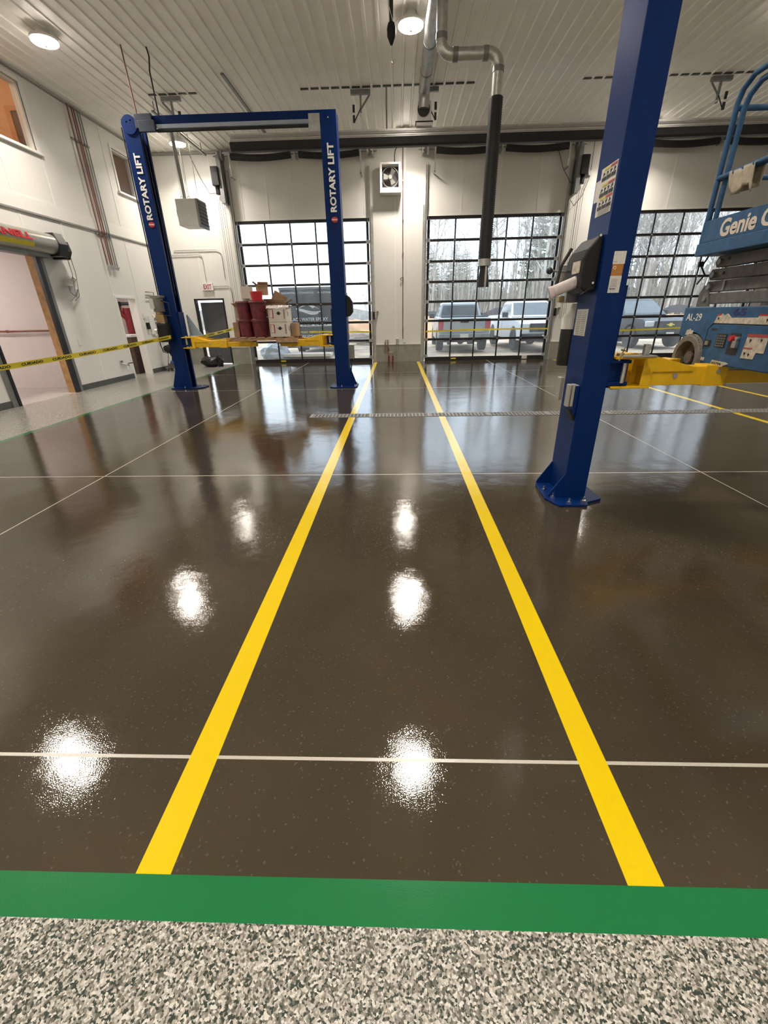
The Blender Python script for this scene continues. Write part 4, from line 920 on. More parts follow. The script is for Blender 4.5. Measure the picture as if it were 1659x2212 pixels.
decal([(3.70, 1.135), (3.69, 1.165), (3.53, 1.16), (3.50, 1.152), (3.55, 1.135), (3.56, 1.125), (3.69, 1.122)]); decal([(3.845, 1.15), (3.84, 1.175), (3.79, 1.175), (3.79, 1.15)])
text('small_lettering', '02706', (SX - .0115, 3.63, 1.145), (0, -1, 0), (0, 0, 1), .11, .018, M_ink, t)
b = B()
for y, z in ((3.35, 1.33), (3.37, 1.24), (3.25, 1.335), (3.33, 1.235), (3.26, 1.465), (3.75, 1.47)): b.cbox((SX - .011, y, z), (.002, .014, .012), rx=.5); b.cbox((SX - .011, y, z - .006), (.002, .004, .018), rx=.3)
b.obj('pictograms', M_ink, t)
text('fleet_number', 'AL-29', (SX - .001, 4.075, 1.476), (0, -1, 0), (0, 0, 1), .20, .055, M_lett, t, bold=.0)
text('stencil_number', '65', (SX - .001, 3.555, 1.515), (0, -1, 0), (0, 0, 1), .13, .05, mat('purple_stencil', (.03, .03, .13), .6), t, bold=.03)
for y, s in ((wc[0], 0), (2.62, 0), (wc[0], 1), (2.62, 1)):
    xw = SX - .03 if not s else SX + SW - .10
    Mw = Matrix.Translation((xw, y, wc[1])) @ Matrix.Rotation(PI / 2, 4, 'Y')
    b = B(); b.lathe([(.10, .12), (.138, .10), (.135, .0), (.175, .0), (.19, .02), (.19, .10), (.175, .13), (.1, .13), (.10, .12)], (0, 0, 0), 40, Mw, caps=False)
    for k in range(40): a = 2 * PI * k / 40; b.box(-.012, .012, -.006, .006, -.004, .004, Mw @ Matrix.Rotation(a, 4, 'Z') @ Matrix.Translation((.178, 0, .012)))
    o = b.obj('wheel', M_grtyre, t, smooth='auto')
    b = B(); b.lathe([(.134, .02), (.12, .075), (.06, .08), (.05, .03), (.001, .03)], (0, 0, 0), 28, Mw, caps=False)
    b.obj('rim', mat('dusty_rim', (.12, .10, .08), .6, var=.3, scale=25), o, smooth='auto')
# scissor stack
for side_, xx in (('l', SX + .09), ('r', SX + SW - .16)):
    for k in range(4):
        z0 = 1.575 + k * .09; far = 4.17 - k * .012 - (.03 if k == 3 else 0); dz = .012 if k % 2 else -.0
        b = B(); b.prism([(far, z0), (far + .03, z0 + .04), (far, z0 + .082), (2.45, z0 + .082 + dz), (2.45, z0 + dz)], 'x', xx, xx + .07); b.obj('scissor_beam', M_scis, t, bev=.005)
        b = B(); b.cyl((xx - .025, far - .05, z0 + .04), (xx + .09, far - .05, z0 + .04), .022, n=14); b.obj('pivot_pin', M_gdark, t)
    b = B(); b.prism([(4.215, 1.555), (4.215, 1.66), (4.17, 1.72), (4.12, 1.72), (4.05, 1.555)], 'x', xx - .012, xx - .002); b.obj('end_bracket', M_scis, t)
b = B(); b.box(SX + .078, SX + .088, 3.93, 3.95, 1.67, 1.74); b.obj('beam_strap', M_gdark, t)
b = B()
for y, z in ((3.97, 1.90), (3.99, 1.80)): b.cyl((SX + .08, y, z), (SX + .089, y, z), .012, n=10)
b.objs('beam_hole', M_ink, t)
# platform
PXm = SX - .05; PW = SW + .10; y0p, y1p = 2.25, 4.21; zp = 1.935
b = B(); b.box(PXm, PXm + PW, y0p, y1p, zp, zp + .09); b.obj('platform_deck', M_genie, t, bev=.006)
b = B(); b.box(PXm + .005, PXm + .015, y0p, y1p - .01, zp + .09, zp + .245); b.box(PXm + PW - .015, PXm + PW - .005, y0p, y1p - .01, zp + .09, zp + .245); b.box(PXm + .015, PXm + PW - .015, y1p - .02, y1p - .01, zp + .09, zp + .245)
b.objs('toe_board', M_genie, t, bev=.003)
text('lettering', 'Genie', (PXm + .003, 3.78, zp + .165), (0, -1, 0), (0, 0, 1), .37, .12, mat('cream_lettering', (.66, .58, .49), .5, var=.05), t, bold=.03)
text('lettering', 'GS', (PXm + .003, 3.455, zp + .165), (0, -1, 0), (0, 0, 1), .20, .115, MATS['cream_lettering'], t, bold=.025)
def rail(pts, nm='guard_rail', r=.019, m=M_genie): b = B(); b.tube(pts, r, 10); return b.obj(nm, m, t, smooth='auto')
for xx, dy in ((PXm + .02, 0), (PXm + .05, -.045)):
    zt2 = 2.86 + (.05 if dy == 0 else 0); y = y1p - .03 + dy
    rail([(xx, y, zp + .09), (xx, y, zt2), (xx, y - .03, zt2 + .07), (xx, y - .12, zt2 + .12), (xx, 2.3, zt2 + .125)])
    rail([(xx, y, 2.46), (xx, 2.3, 2.46)])
xr = PXm + PW - .03
rail([(xr, y1p - .03, zp + .09), (xr, y1p - .03, 2.86), (xr, y1p - .08, 2.95), (xr, y1p - .15, 2.98), (xr, 2.3, 2.98)]); rail([(xr, y1p - .03, 2.46), (xr, 2.3, 2.46)])
rail([(PXm + .02, y1p - .035, 2.88), (xr, y1p - .035, 2.88)]); rail([(PXm + .02, y1p - .035, 2.46), (xr, y1p - .035, 2.46)])
rail([(PXm + .035, y1p - .02, 2.70), (PXm + .0, y1p - .01, 2.72)], 'rail_latch', .012, M_rub)
b = B(); b.tube([(SX + .06, 4.19, 1.94), (SX + .03, 4.20, 1.86), (SX + .06, 4.18, 1.80), (SX + .02, 4.19, 1.73)], .008, 6); b.box(SX + .0, SX + .04, 4.19, 4.21, 1.86, 1.9); b.obj('hanging_cable', M_rub, t)
# things on the platform
t = thing('bucket', 'white plastic bucket standing on the scissor lift platform', 'bucket', (2.78, 3.60, zp + .09))
b = B(); b.lathe([(.115, 0), (.135, .33), (.145, .335), (.145, .36), (.138, .362), (.128, .02), (.05, .018)], (2.76, 3.62, zp + .091), 28); b.lathe([(.145, .26), (.150, .265), (.150, .28), (.142, .285)], (2.76, 3.62, zp + .091), 28); b.obj('bucket_body', mat('scuffed_white_plastic', (.52, .50, .46), .5, var=.2, scale=20), t, smooth='auto')
b = B(); b.tube([(2.62, 3.62, zp + .36), (2.60, 3.6, zp + .28), (2.62, 3.55, zp + .20), (2.64, 3.5, zp + .30), (2.70, 3.48, zp + .40)], .003, 5); b.obj('bail_handle', M_gdark, t)
text('lettering', 'CS', (2.637, 3.66, zp + .27), (0, -1, 0), (0, 0, 1), .05, .03, M_ink, t)
b = B(); rnd = random.Random(11); nn = 14
zr = 2.485
def ragp(u, v):  # u along the rail, v across over the rail
    y = 4.02 - u * .26; d = v * .20
    sag = .008 * math.sin(u * 17) + .006 * math.sin(u * 31 + v * 4)
    if d < 0: return (PXm - .004 + sag, y + .02 * v, zr + d * (.55 + .5 * u + .2 * math.sin(u * 6)))
    return (PXm + .075 + sag, y, zr - d * .8)
gv = [[b.bm.verts.new(ragp(i / nn, -1 + 2 * j / nn)) for j in range(nn + 1)] for i in range(nn + 1)]
for i in range(nn):
    for j in range(nn): b._f([gv[i][j], gv[i + 1][j], gv[i + 1][j + 1], gv[i][j + 1]])
o = b.obj('rag', M_rag, smooth=True, label='beige cloth rag draped over the scissor lift guard rail', cat='rag'); so = o.modifiers.new('thick', 'SOLIDIFY'); so.thickness = .006

# ================================================================ LOAD ON THE LEFT LIFT
PZ = 1.13
t = thing('pallet', 'wooden pallet resting across the yellow arms of the left lift', 'pallet', (-3.0, 10.5, 1.06))
b = B()
for y in (9.98, 10.42, 10.86): b.box(-3.66, -2.28, y, y + .09, 1.06, 1.115)
b.objs('stringer', M_pallet, t, bev=.004)
for k in range(7):
    b = B(); x = -3.68 + k * .205; b.box(x, x + .15, 9.96, 10.98, 1.115, 1.135); b.obj('deck_board', M_pallet, t, bev=.003)
t = thing('pallet', 'short wooden pallet end under the stacked white cartons on the lift', 'pallet', (-2.45, 10.15, 1.06))
b = B(); b.box(-2.62, -2.22, 10.0, 10.06, 1.00, 1.058); b.box(-2.62, -2.56, 10.0, 10.4, 1.0, 1.058); b.box(-2.28, -2.22, 10.0, 10.4, 1.0, 1.058); b.objs('block', M_pallet, t, bev=.004)
b = B(); b.box(-2.66, -2.19, 9.955 - .03, 9.955, 1.02, 1.11); b.obj('board', M_pallet, t, bev=.004)
def bucket_stack(x, y, z, r, n, h, labs, tilt=0):
    for k in range(n):
        Mx = Matrix.Translation((x, y, z + k * h)) @ Matrix.Rotation(tilt, 4, 'Y')
        b = B(); b.lathe([(r * .86, 0), (r, h * .86), (r * 1.12, h * .87), (r * 1.12, h * .93), (r * .98, h * .97), (r * .98, h * .99), (.02, h * .99)], (0, 0, 0), 26, Mx)
        b.obj('epoxy_bucket', M_bucket, smooth='auto', label=labs[k], cat='bucket', group='dark red buckets on the lift')
bucket_stack(-3.02, 10.12, PZ + .006, .175, 2, .36, ['dark red bucket at the bottom front of the pallet load', 'dark red bucket second in the front stack, beside white cartons'])
bucket_stack(-3.36, 10.22, PZ + .006, .165, 2, .36, ['dark red flared bucket low at the left of the pallet load', 'dark red bucket upper in the left stack of the load'])
b = B(); b.lathe([(.11, 0), (.13, .17), (.12, .18)], (-3.02, 10.12, PZ + .006 + .72), 22); b.obj('red_tub', M_red, smooth='auto', label='bright red tub on top of the front bucket stack', cat='tub')
def carton(nm, c, d, rz, m, lab, flaps=False, ry=0, z=None):
    t = thing(nm, lab, 'box', c, rz)
    Mx = Matrix.Translation(c) @ Matrix.Rotation(rz, 4, 'Z') @ Matrix.Rotation(ry, 4, 'Y'); w, dp, h = d
    b = B()
    if flaps:
        for a in ((-w / 2, w / 2, -dp / 2, -dp / 2 + .006, 0, h), (-w / 2, w / 2, dp / 2 - .006, dp / 2, 0, h), (-w / 2, -w / 2 + .006, -dp / 2, dp / 2, 0, h), (w / 2 - .006, w / 2, -dp / 2, dp / 2, 0, h), (-w / 2, w / 2, -dp / 2, dp / 2, 0, .006)): b.box(*a, Mx)
    else: b.box(-w / 2, w / 2, -dp / 2, dp / 2, 0, h, Mx)
    b.obj('carton_body', m, t, bev=.004)
    if flaps:
        for sx, a in ((-1, .9), (1, 1.1)):
            Mf = Mx @ Matrix.Translation((sx * w / 2, 0, h)) @ Matrix.Rotation(sx * a, 4, 'Y'); b = B(); b.box(-.003, .003, -dp / 2, dp / 2, 0, w * .42, Mf); b.obj('flap', m, t)
        Mf = Mx @ Matrix.Translation((0, -dp / 2, h)) @ Matrix.Rotation(.9, 4, 'X'); b = B(); b.box(-w / 2, w / 2, -.003, .003, 0, dp * .4, Mf); b.obj('flap', m, t)
    return t, Mx
for k in range(2):
    lab = ['white carton with black round mark, lower of the two beside the buckets', 'white carton with black round mark, upper of the two beside the buckets'][k]
    d = (.40, .36, .29); t, Mx = carton('white_carton', (-2.56, 10.12, PZ + .006 + k * .295), d, -.08, M_cardw, lab)
    y = -d[1] / 2 - .002
    b = B(); b.lathe([(.035, 0), (.035, .003)], (0, 0, 0), 18, Mx @ Matrix.Translation((.03, y + .002, .17)) @ Matrix.Rotation(PI / 2, 4, 'X')); b.box(-.03, .09, y - .001, y + .001, .165, .175, Mx); b.obj('round_mark', M_ink, t)
    b = B()
    for a in ((-.18, -.172, .08, .25), (-.10, -.092, .08, .25), (-.18, -.092, .08, .088), (-.18, -.092, .242, .25), (-.105, -.085, .07, .24)): b.box(a[0], a[1], y - .001, y + .001, a[2], a[3], Mx)
    b.obj('red_border', M_red, t)
    b = B(); b.box(d[0] / 2 - .0, d[0] / 2 + .002, -.10, -.05, .12, .2, Mx); b.box(.14, .17, y - .001, y + .001, .06, .25, Mx); b.obj('handle_slot', mat('grey_carton_print', (.25, .22, .2), .7), t)
carton('cardboard_box', (-2.36, 10.50, PZ + .006), (.15, .30, .27), .1, M_card, 'narrow brown cardboard box at the right end of the load')
carton('cardboard_box', (-2.27, 10.22, PZ + .006), (.12, .26, .27), -.1, M_card, 'brown cardboard box with reddish inside at the front right corner of the load')
carton('cardboard_box', (-3.55, 10.62, PZ + .006), (.26, .34, .36), .15, M_card, 'brown cardboard box at the lower left back of the load')
carton('cardboard_box', (-3.50, 10.63, PZ + .38), (.28, .30, .24), -.2, M_card, 'open brown cardboard box on the left back box of the load', flaps=True)
carton('cardboard_box', (-2.95, 10.66, PZ + .006), (.55, .45, .40), .0, M_card, 'wide brown cardboard box at the bottom back of the load')
carton('cardboard_box', (-2.75, 10.60, PZ + .41), (.42, .36, .26), .12, M_card, 'open brown cardboard box with raised flaps at the top right of the load', flaps=True)
carton('cardboard_box', (-3.20, 10.62, PZ + .41), (.34, .32, .36), -.1, M_card, 'tall brown cardboard box behind the red tub')
carton('cardboard_box', (-2.95, 10.34, PZ + .84), (.22, .18, .20), .5, M_card, 'small open brown box leaning behind the red tub', flaps=True)
carton('cardboard_box', (-3.62, 10.30, PZ + .006), (.12, .26, .30), .25, M_card, 'narrow brown cardboard box at the left front edge of the load')
carton('white_box', (-3.36, 10.56, PZ + .78), (.26, .24, .24), .3, M_cardw, 'pale box at the very top of the load')
b = B(); b.cbox((-2.62, 10.42, 1.88), (.30, .02, .26), .3, .25, .5); b.obj('cardboard_flap', M_card, label='loose tilted cardboard sheet on top of the load', cat='cardboard')
t = thing('plastic_wrap', 'crumpled clear wrap over the white cartons of the load', 'plastic wrap', (-2.6, 10.1, 1.72))
b = B(); rnd = random.Random(7); n = 12
gv = [[b.bm.verts.new((-2.80 + .48 * i / n, 9.93 + .42 * j / n, 1.735 + rnd.uniform(0, .03) - (.05 if j == 0 else 0))) for j in range(n + 1)] for i in range(n + 1)]
for i in range(n):
    for j in range(n): b._f([gv[i][j], gv[i + 1][j], gv[i + 1][j + 1], gv[i][j + 1]])
b.obj('film', mat('cloudy_film', (.62, .56, .54), .25, var=.1, scale=20), t)

# ================================================================ BARRIER TAPES
def tape(p0, p1, lab, w=.076, txt=True, sag=.05, n=24, gap=.52, word='CUIDADO'):
    p0 = Vector(p0); p1 = Vector(p1); d = p1 - p0; L = d.length
    t = thing('barrier_tape', lab, 'barrier tape', ((p0 + p1) / 2) - Vector((0, 0, .1)))
    def pt(f): return p0 + d * f - Vector((0, 0, sag * 4 * f * (1 - f)))
    nrm = Vector((d.y, -d.x, 0)).normalized()
    b = B(); A = []; Z = []
    for i in range(n + 1):
        f = i / n; tw = .12 * math.sin(f * 9); u = Vector((0, 0, 1)) * math.cos(tw) + nrm * math.sin(tw); p = pt(f)
        A.append(b.bm.verts.new(p - u * w / 2)); Z.append(b.bm.verts.new(p + u * w / 2))
    for i in range(n): b._f([A[i], A[i + 1], Z[i + 1], Z[i]])
    o = b.obj('tape_band', M_tape, t); so = o.modifiers.new('thick', 'SOLIDIFY'); so.thickness = .001
    if txt:
        k = int(L / gap)
        for j in range(k):
            f = (j + .5) / k; p = pt(f); r = (pt(min(1, f + .02)) - pt(max(0, f - .02))).normalized()
            if nrm.y > 0: pass
            u = Vector((0, 0, 1)); nn_ = r.cross(u).normalized(); tw = .12 * math.sin(f * 9)
            uu = (u - r * u.dot(r)).normalized(); uu = (uu * math.cos(tw) + nn_ * math.sin(tw)).normalized()
            text('tape_lettering', word, p + r.cross(uu) * .004, r, uu, gap * .72, w * .5, M_ink, t, bold=.03)
    return t
tape((-5.75, 5.3, .93), (-5.12, 10.2, 1.165), 'yellow printed barrier tape from the left lift post toward the left edge', sag=.03)
tape((-5.2, 11.0, 1.05), (-5.0, 15.85, 1.33), 'yellow barrier tape from behind the left lift post toward the left glazed door', gap=.6, sag=.02)
tape((-3.0, YF - .05, 1.03), (-.95, YF - .05, .99), 'thin yellow tape across the left glazed door', gap=.6, w=.05, txt=False, sag=.0)
tape((1.0, YF - .05, .97), (5.2, YF - .05, .99), 'thin yellow tape across the middle glazed door', w=.05, txt=False, sag=-.02)
tape((7.1, YF - .05, .88), (11.6, YF - .05, 1.02), 'thin yellow tape across the right glazed door', w=.05, txt=False, sag=.02)

# ================================================================ SMALL FLOOR THINGS
t = thing('trolley', 'small wheeled grinder trolley with black hood left of the left lift', 'trolley', (-7.25, 14.2, 0))
b = B()
for x, y in ((-7.42, 14.15), (-7.1, 14.15), (-7.42, 14.42), (-7.1, 14.42)): b.cyl((x - .02, y, .055), (x + .02, y, .055), .055, n=16)
b.objs('wheel', M_gdark, t)
b = B(); b.box(-7.48, -7.03, 14.1, 14.46, .09, .13); b.box(-7.4, -7.1, 14.15, 14.4, .13, .22); b.obj('deck', mat('dusty_steel', (.14, .13, .11), .6, var=.3), t, bev=.006)
b = B(); b.tube([(-7.42, 14.2, .13), (-7.33, 14.25, .62)], .012, 6); b.tube([(-7.08, 14.2, .13), (-7.2, 14.25, .5)], .012, 6); b.objs('handle_rod', M_gdark, t)
b = B(); b.tube([(-7.27, 14.28, .2), (-7.17, 14.28, .42), (-7.25, 14.28, .58)], .07, 10, rad=[.05, .10, .09]); b.blob((-7.25, 14.28, .66), (.24, .17, .13), 3, .08, 3); b.obj('black_hood', M_plast, t, smooth='auto')
b = B(); b.blob((-7.24, 14.22, .25), (.1, .08, .06), 5, .12, 2); b.obj('blue_cloth', mat('blue_cloth', (.06, .10, .22), .8), t, smooth=True)
t = thing('trash_bag', 'shiny black trash bag lying on the floor by the man door', 'bag', (-6.35, 15.2, 0))
b = B(); b.blob((-6.42, 15.2, .17), (.33, .24, .18), 2, .10, 3); b.blob((-6.08, 15.15, .2), (.12, .12, .2), 8, .2, 3); b.obj('bag', mat('shiny_black_film', (.010, .010, .011), .2, var=.1), t, smooth='auto')
b = B()
for k in range(3): b.box(-6.98 + .0, -6.90, YF - .10 - k * .0, YF - .06, .02, 1.25) if k == 0 else None
b.tube([(-5.55, 11.15, .0), (-5.35, 10.95, 1.55)], .02, 6)
b.obj('pale_strip', mat('pale_blue_plastic', (.42, .52, .62), .35), label='pale bluish plastic strip leaning behind the far left blue post', cat='strip') if False else b.bm.free()
b = B(); b.prism([(-4.93, 1.16), (-4.62, 1.16), (-4.90, 1.62), (-4.93, 1.60)], 'y', 10.75, 10.765); b.obj('glare_plate', mat('pale_blue_glare', (.36, .46, .58), .25), label='triangular carriage plate with pale bluish glare painted in, behind the left post of the left lift', cat='sheet')  # carriage side plate, the white-blue glare on it put into its colour
t = thing('wall_box', 'small grey electrical box on the outside face of the lift post right of the pallet', 'electrical box', (-1.06, 10.5, .5))
b = B(); b.box(-1.128, -1.0, 10.36, 10.5, .62, .92); b.obj('box', M_gdark, t, bev=.006)
b = B(); b.tube([(-1.06, 10.43, .62), (-1.09, 10.43, .35), (-1.1, 10.43, .03)], .012, 6); b.obj('cable', M_rub, t)
t = thing('control_box', 'black control box on the outside face of the lift post right of the pallet', 'control box', (-1.05, 10.5, 1.5))
b = B(); b.prism([(-1.128, 1.50), (-1.06, 1.52), (-.99, 1.60), (-.99, 1.80), (-1.05, 1.90), (-1.128, 1.95)], 'y', 10.34, 10.58); b.obj('box_shell', M_plast, t, bev=.012)

# ================================================================ OUTSIDE
M_dirt = bpy.data.materials.new('sandy_yard_dirt'); M_dirt.use_nodes = True; n_ = M_dirt.node_tree; bb_ = n_.nodes['Principled BSDF']; bb_.inputs['Roughness'].default_value = .95
g_ = n_.nodes.new('ShaderNodeNewGeometry'); z_ = n_.nodes.new('ShaderNodeTexNoise'); z_.inputs['Scale'].default_value = .5; z_.inputs['Detail'].default_value = 8; z_.inputs['Roughness'].default_value = .7
r_ = n_.nodes.new('ShaderNodeValToRGB'); e_ = r_.color_ramp.elements; e_[0].position = .38; e_[0].color = (.26, .22, .18, 1); e_[1].position = .6; e_[1].color = (.60, .45, .30, 1); q_ = e_.new(.72); q_.color = (.66, .52, .38, 1)
n_.links.new(g_.outputs['Position'], z_.inputs['Vector']); n_.links.new(z_.outputs['Fac'], r_.inputs['Fac']); n_.links.new(r_.outputs['Color'], bb_.inputs['Base Color'])
M_berm = mat('orange_earth', (.55, .33, .18), .95, var=.3, scale=.8, det=8)
GZ = .06
rnd = random.Random(5)
b = B(); nx, ny = 70, 60
def gz(x, y):
    if y < 17.2: return GZ - .03
    return GZ + .05 * math.sin(x * .7 + y * .4) * min(1, (y - 17.2) / 4)
gv = [[None] * (ny + 1) for _ in range(nx + 1)]
for i in range(nx + 1):
    for j in range(ny + 1):
        x = -60 + 150 * i / nx; y = YF + .13 + (110) * (j / ny) ** 1.8; gv[i][j] = b.bm.verts.new((x, y, gz(x, y)))
for i in range(nx):
    for j in range(ny): b._f([gv[i][j], gv[i + 1][j], gv[i + 1][j + 1], gv[i][j + 1]])
struct(b, 'ground', M_dirt, smooth=True)
# earth berm with silt fence
t = thing('earth_berm', 'long orange earth berm at the edge of the yard in front of the woods', 'earth berm', (12, 33, 0))
b = B(); n = 90
rows = []
for i in range(n + 1):
    x = -12 + 55 * i / n; h = 1.15 + .3 * math.sin(x * .5) + .18 * math.sin(x * 1.7); y = 31 + 1.2 * math.sin(x * .21)
    rows.append([b.bm.verts.new((x, y + dy, z)) for dy, z in ((-2.4, 0), (-1.5, h * .45 + rnd.uniform(-.06, .06)), (-.7, h * .85 + rnd.uniform(-.06, .06)), (0, h + rnd.uniform(-.05, .05)), (1.2, h * .8), (3, 0))])
for p, q in zip(rows, rows[1:]):
    for k in range(5): b._f([p[k], q[k], q[k + 1], p[k + 1]])
b.obj('mound', M_berm, t, smooth=True)
b = B(); prev = None
for i in range(60):
    x = 2 + 28 * i / 59; z = 1.5 + .22 * math.sin(x * 1.1) + .1 * math.sin(x * 2.9); y = 31.5 + 1.2 * math.sin(x * .21)
    cur = (b.bm.verts.new((x, y, z - .45)), b.bm.verts.new((x, y + .04 * math.sin(x * 5), z)))
    if prev: b._f([prev[0], cur[0], cur[1], prev[1]])
    prev = cur
o = b.obj('silt_fence', mat('black_geotextile', (.05, .052, .055), .7), label='sagging black silt fence along the top of the earth berm', cat='fence'); so = o.modifiers.new('thick', 'SOLIDIFY'); so.thickness = .01

def wheel_mesh(parent, x, y, z, r, w, s):
    Mw = Matrix.Translation((x, y, z)) @ Matrix.Rotation(PI / 2 * s, 4, 'Y')
    b = B(); b.lathe([(r * .62, -w / 2 + .02), (r * .93, -w / 2), (r, -w / 2 + .03), (r, w / 2 - .03), (r * .93, w / 2), (r * .62, w / 2 - .02)], (0, 0, 0), 28, Mw); o = b.obj('wheel', M_tyre, parent, smooth='auto', world=False)
    b = B(); b.lathe([(r * .62, w / 2 - .03), (r * .55, w / 2 - .06), (r * .2, w / 2 - .04), (r * .15, w / 2 - .02), (.01, w / 2 - .02)], (0, 0, 0), 24, Mw)
    for k in range(6): b.box(r * .15, r * .58, -.03, .03, w / 2 - .05, w / 2 - .03, Mw @ Matrix.Rotation(k * PI / 3, 4, 'Z'))
    rim = b.obj('rim', mat('grey_alloy', (.35, .36, .37), .35, metal=.6), o, world=False)
def truck(loc, rz, paint, lab, name='pickup_truck', tail=True, bowtie=False):
    """pickup pointing along local +y, origin under its middle"""
    t = thing(name, lab, 'car', loc, rz)
    def mk(b, nm, m, par=None, **k): return b.obj(nm, m, par or t, world=False, **k)
    hw = 1.0
    def arch(cy, r=.50, z=.40): return [(cy - r * math.cos(PI * k / 10), z + r * math.sin(PI * k / 10)) for k in range(11)]
    prof = [(-2.9, .62), (-2.9, 1.22), (-2.85, 1.27), (-.95, 1.30), (1.05, 1.28), (1.25, 1.20), (2.6, 1.12), (2.82, 1.0), (2.88, .55), (2.80, .42)] + arch(1.9)[::-1] + [(1.3, .42), (-1.2, .42)] + arch(-1.8)[::-1] + [(-2.4, .5)]
    b = B(); b.prism(prof, 'x', -hw, hw); mk(b, 'body', paint, bev=.04)
    # cab
    lo = [(-.92, 1.27), (1.30, 1.24)]; hi = [(-.75, 1.86), (.35, 1.88)]
    def cabring(z, y0, y1, w): return [(-w, y0, z), (w, y0, z), (w, y1, z), (-w, y1, z)]
    b = B(); R1 = [b.bm.verts.new(p) for p in cabring(1.24, -.95, 1.22, .93)]; R2 = [b.bm.verts.new(p) for p in cabring(1.80, -.80, .42, .76)]; R3 = [b.bm.verts.new(p) for p in cabring(1.87, -.62, .22, .66)]
    for a, c in ((R1, R2), (R2, R3)):
        for k in range(4): b._f([a[k], a[(k + 1) % 4], c[(k + 1) % 4], c[k]])
    b._f(R3); mk(b, 'cab', paint, bev=.03)
    def glassq(nm, ps, off): b = B(); b.quad(*[Vector(p) + Vector(off) for p in ps]); mk(b, nm, paint_glass)
    f = lambda z: (z - 1.24) / .56
    def pt(side, yy, z, o=.006):
        k = f(z); w = .93 + (.76 - .93) * k; return (side * (w + o), yy, z)
    for s in (-1, 1):
        for ya, yb_, yc, yd in ((-.82, -.02, -.02, -.70), (.04, .98, .50, .04)):
            b = B(); b.quad(pt(s, ya, 1.30), pt(s, yb_, 1.30), pt(s, yc, 1.74), pt(s, yd, 1.74)); mk(b, 'side_window', paint_glass)
        b = B(); b.box(s * .98 - .0 if s > 0 else -1.22, 1.22 if s > 0 else -.98, .78, .88, 1.22, 1.42); mk(b, 'mirror', M_plast, bev=.03)
        b = B(); b.box(min(s * 1.002, s * .99), max(s * 1.002, s * .99), -.02, -.005, .6, 1.27); b.box(min(s * 1.02, s * .99), max(s * 1.02, s * .99), .08, .26, 1.10, 1.14); b.box(min(s * 1.02, s * .99), max(s * 1.02, s * .99), -.85, -.68, 1.10, 1.14); mk(b, 'door_trim', M_plast)
        b = B(); b.box(min(s * 1.01, s * .80), max(s * 1.01, s * .80), -2.925, -2.78, .82, 1.22); mk(b, 'tail_light', M_red, bev=.01)
        b = B(); b.box(min(s * .99, s * .62), max(s * .99, s * .62), 2.72, 2.86, .82, 1.02); mk(b, 'headlight', mat('headlight_lens', (.75, .8, .85), .1), bev=.03)
    b = B(); b.quad((-.80, -.93, 1.32), (.80, -.93, 1.32), (.70, -.835, 1.72), (-.70, -.835, 1.72)); mk(b, 'rear_window', paint_glass)
    b = B(); b.quad((-.84, 1.14, 1.30), (.84, 1.14, 1.30), (.71, .50, 1.77), (-.71, .50, 1.77)); mk(b, 'windshield', paint_glass)
    b = B(); b.box(-.80, .80, -2.93, -2.90, .72, 1.24); tg = mk(b, 'tailgate', paint, bev=.02)
    b = B(); b.box(-.16, .16, -2.945, -2.93, 1.08, 1.14); mk(b, 'tailgate_handle', M_plast)
    b = B(); b.box(-.98, .98, -3.08, -2.90, .52, .70); mk(b, 'rear_bumper', mat('grey_bumper', (.30, .32, .34), .35, metal=.4), bev=.03)
    b = B(); b.box(-.16, .16, -3.09, -3.075, .55, .68); mk(b, 'license_plate', M_white)
    b = B(); b.box(-.9, .9, -2.8, -1.0, 1.27, 1.31); mk(b, 'bed_cover', M_plast)
    b = B(); b.box(-.62, .62, 2.83, 2.90, .72, 1.02); gr = mk(b, 'grille', M_plast, bev=.01)
    b = B(); b.box(-.98, .98, 2.78, 2.98, .42, .66); mk(b, 'front_bumper', M_plast, bev=.04)
    b = B(); b.box(-.16, .16, 2.975, 2.99, .50, .62); mk(b, 'license_plate', M_white)
    if bowtie:
        b = B(); b.prism([(-.16, .87), (-.06, .87), (-.06, .83), (.06, .83), (.06, .87), (.16, .87), (.14, .91), (.06, .91), (.06, .95), (-.06, .95), (-.06, .91), (-.14, .91)], 'y', 2.90, 2.92); mk(b, 'badge', M_tape)
    b = B(); b.box(-.75, .75, -2.6, 2.4, .36, .50); b.cyl((-.85, -1.8, .38), (.85, -1.8, .38), .06); b.blob((0, -1.8, .38), (.16, .16, .15), 1, 0, 2); b.box(-.6, -.5, -2.7, -2.3, .28, .4); mk(b, 'undercarriage', M_tyre)
    for x in (-.88, .88):
        for y in (-1.8, 1.9): wheel_mesh(t, x, y, .40, .40, .28, 1 if x > 0 else -1)
    return t
paint_glass = mat('tinted_car_window', (.09, .11, .12), .06, var=.15)
truck((2.70, 21.0, .10), -.03, mat('silver_car_paint', (.42, .46, .49), .3, metal=.25, var=.04), 'silver pickup truck seen from behind through the middle glazed door')
truck((5.62, 20.6, .10), PI + .02, mat('white_car_paint', (.75, .79, .83), .3, var=.03), 'white pickup truck seen from its side through the middle glazed door')
truck((10.35, 21.2, .08), PI + .10, mat('black_car_paint', (.03, .034, .038), .2, var=.1), 'black pickup truck with front facing the right glazed door', bowtie=True)
truck((8.30, 26.0, .10), PI - .1, MATS['white_car_paint'], 'white vehicle parked behind the black pickup truck')

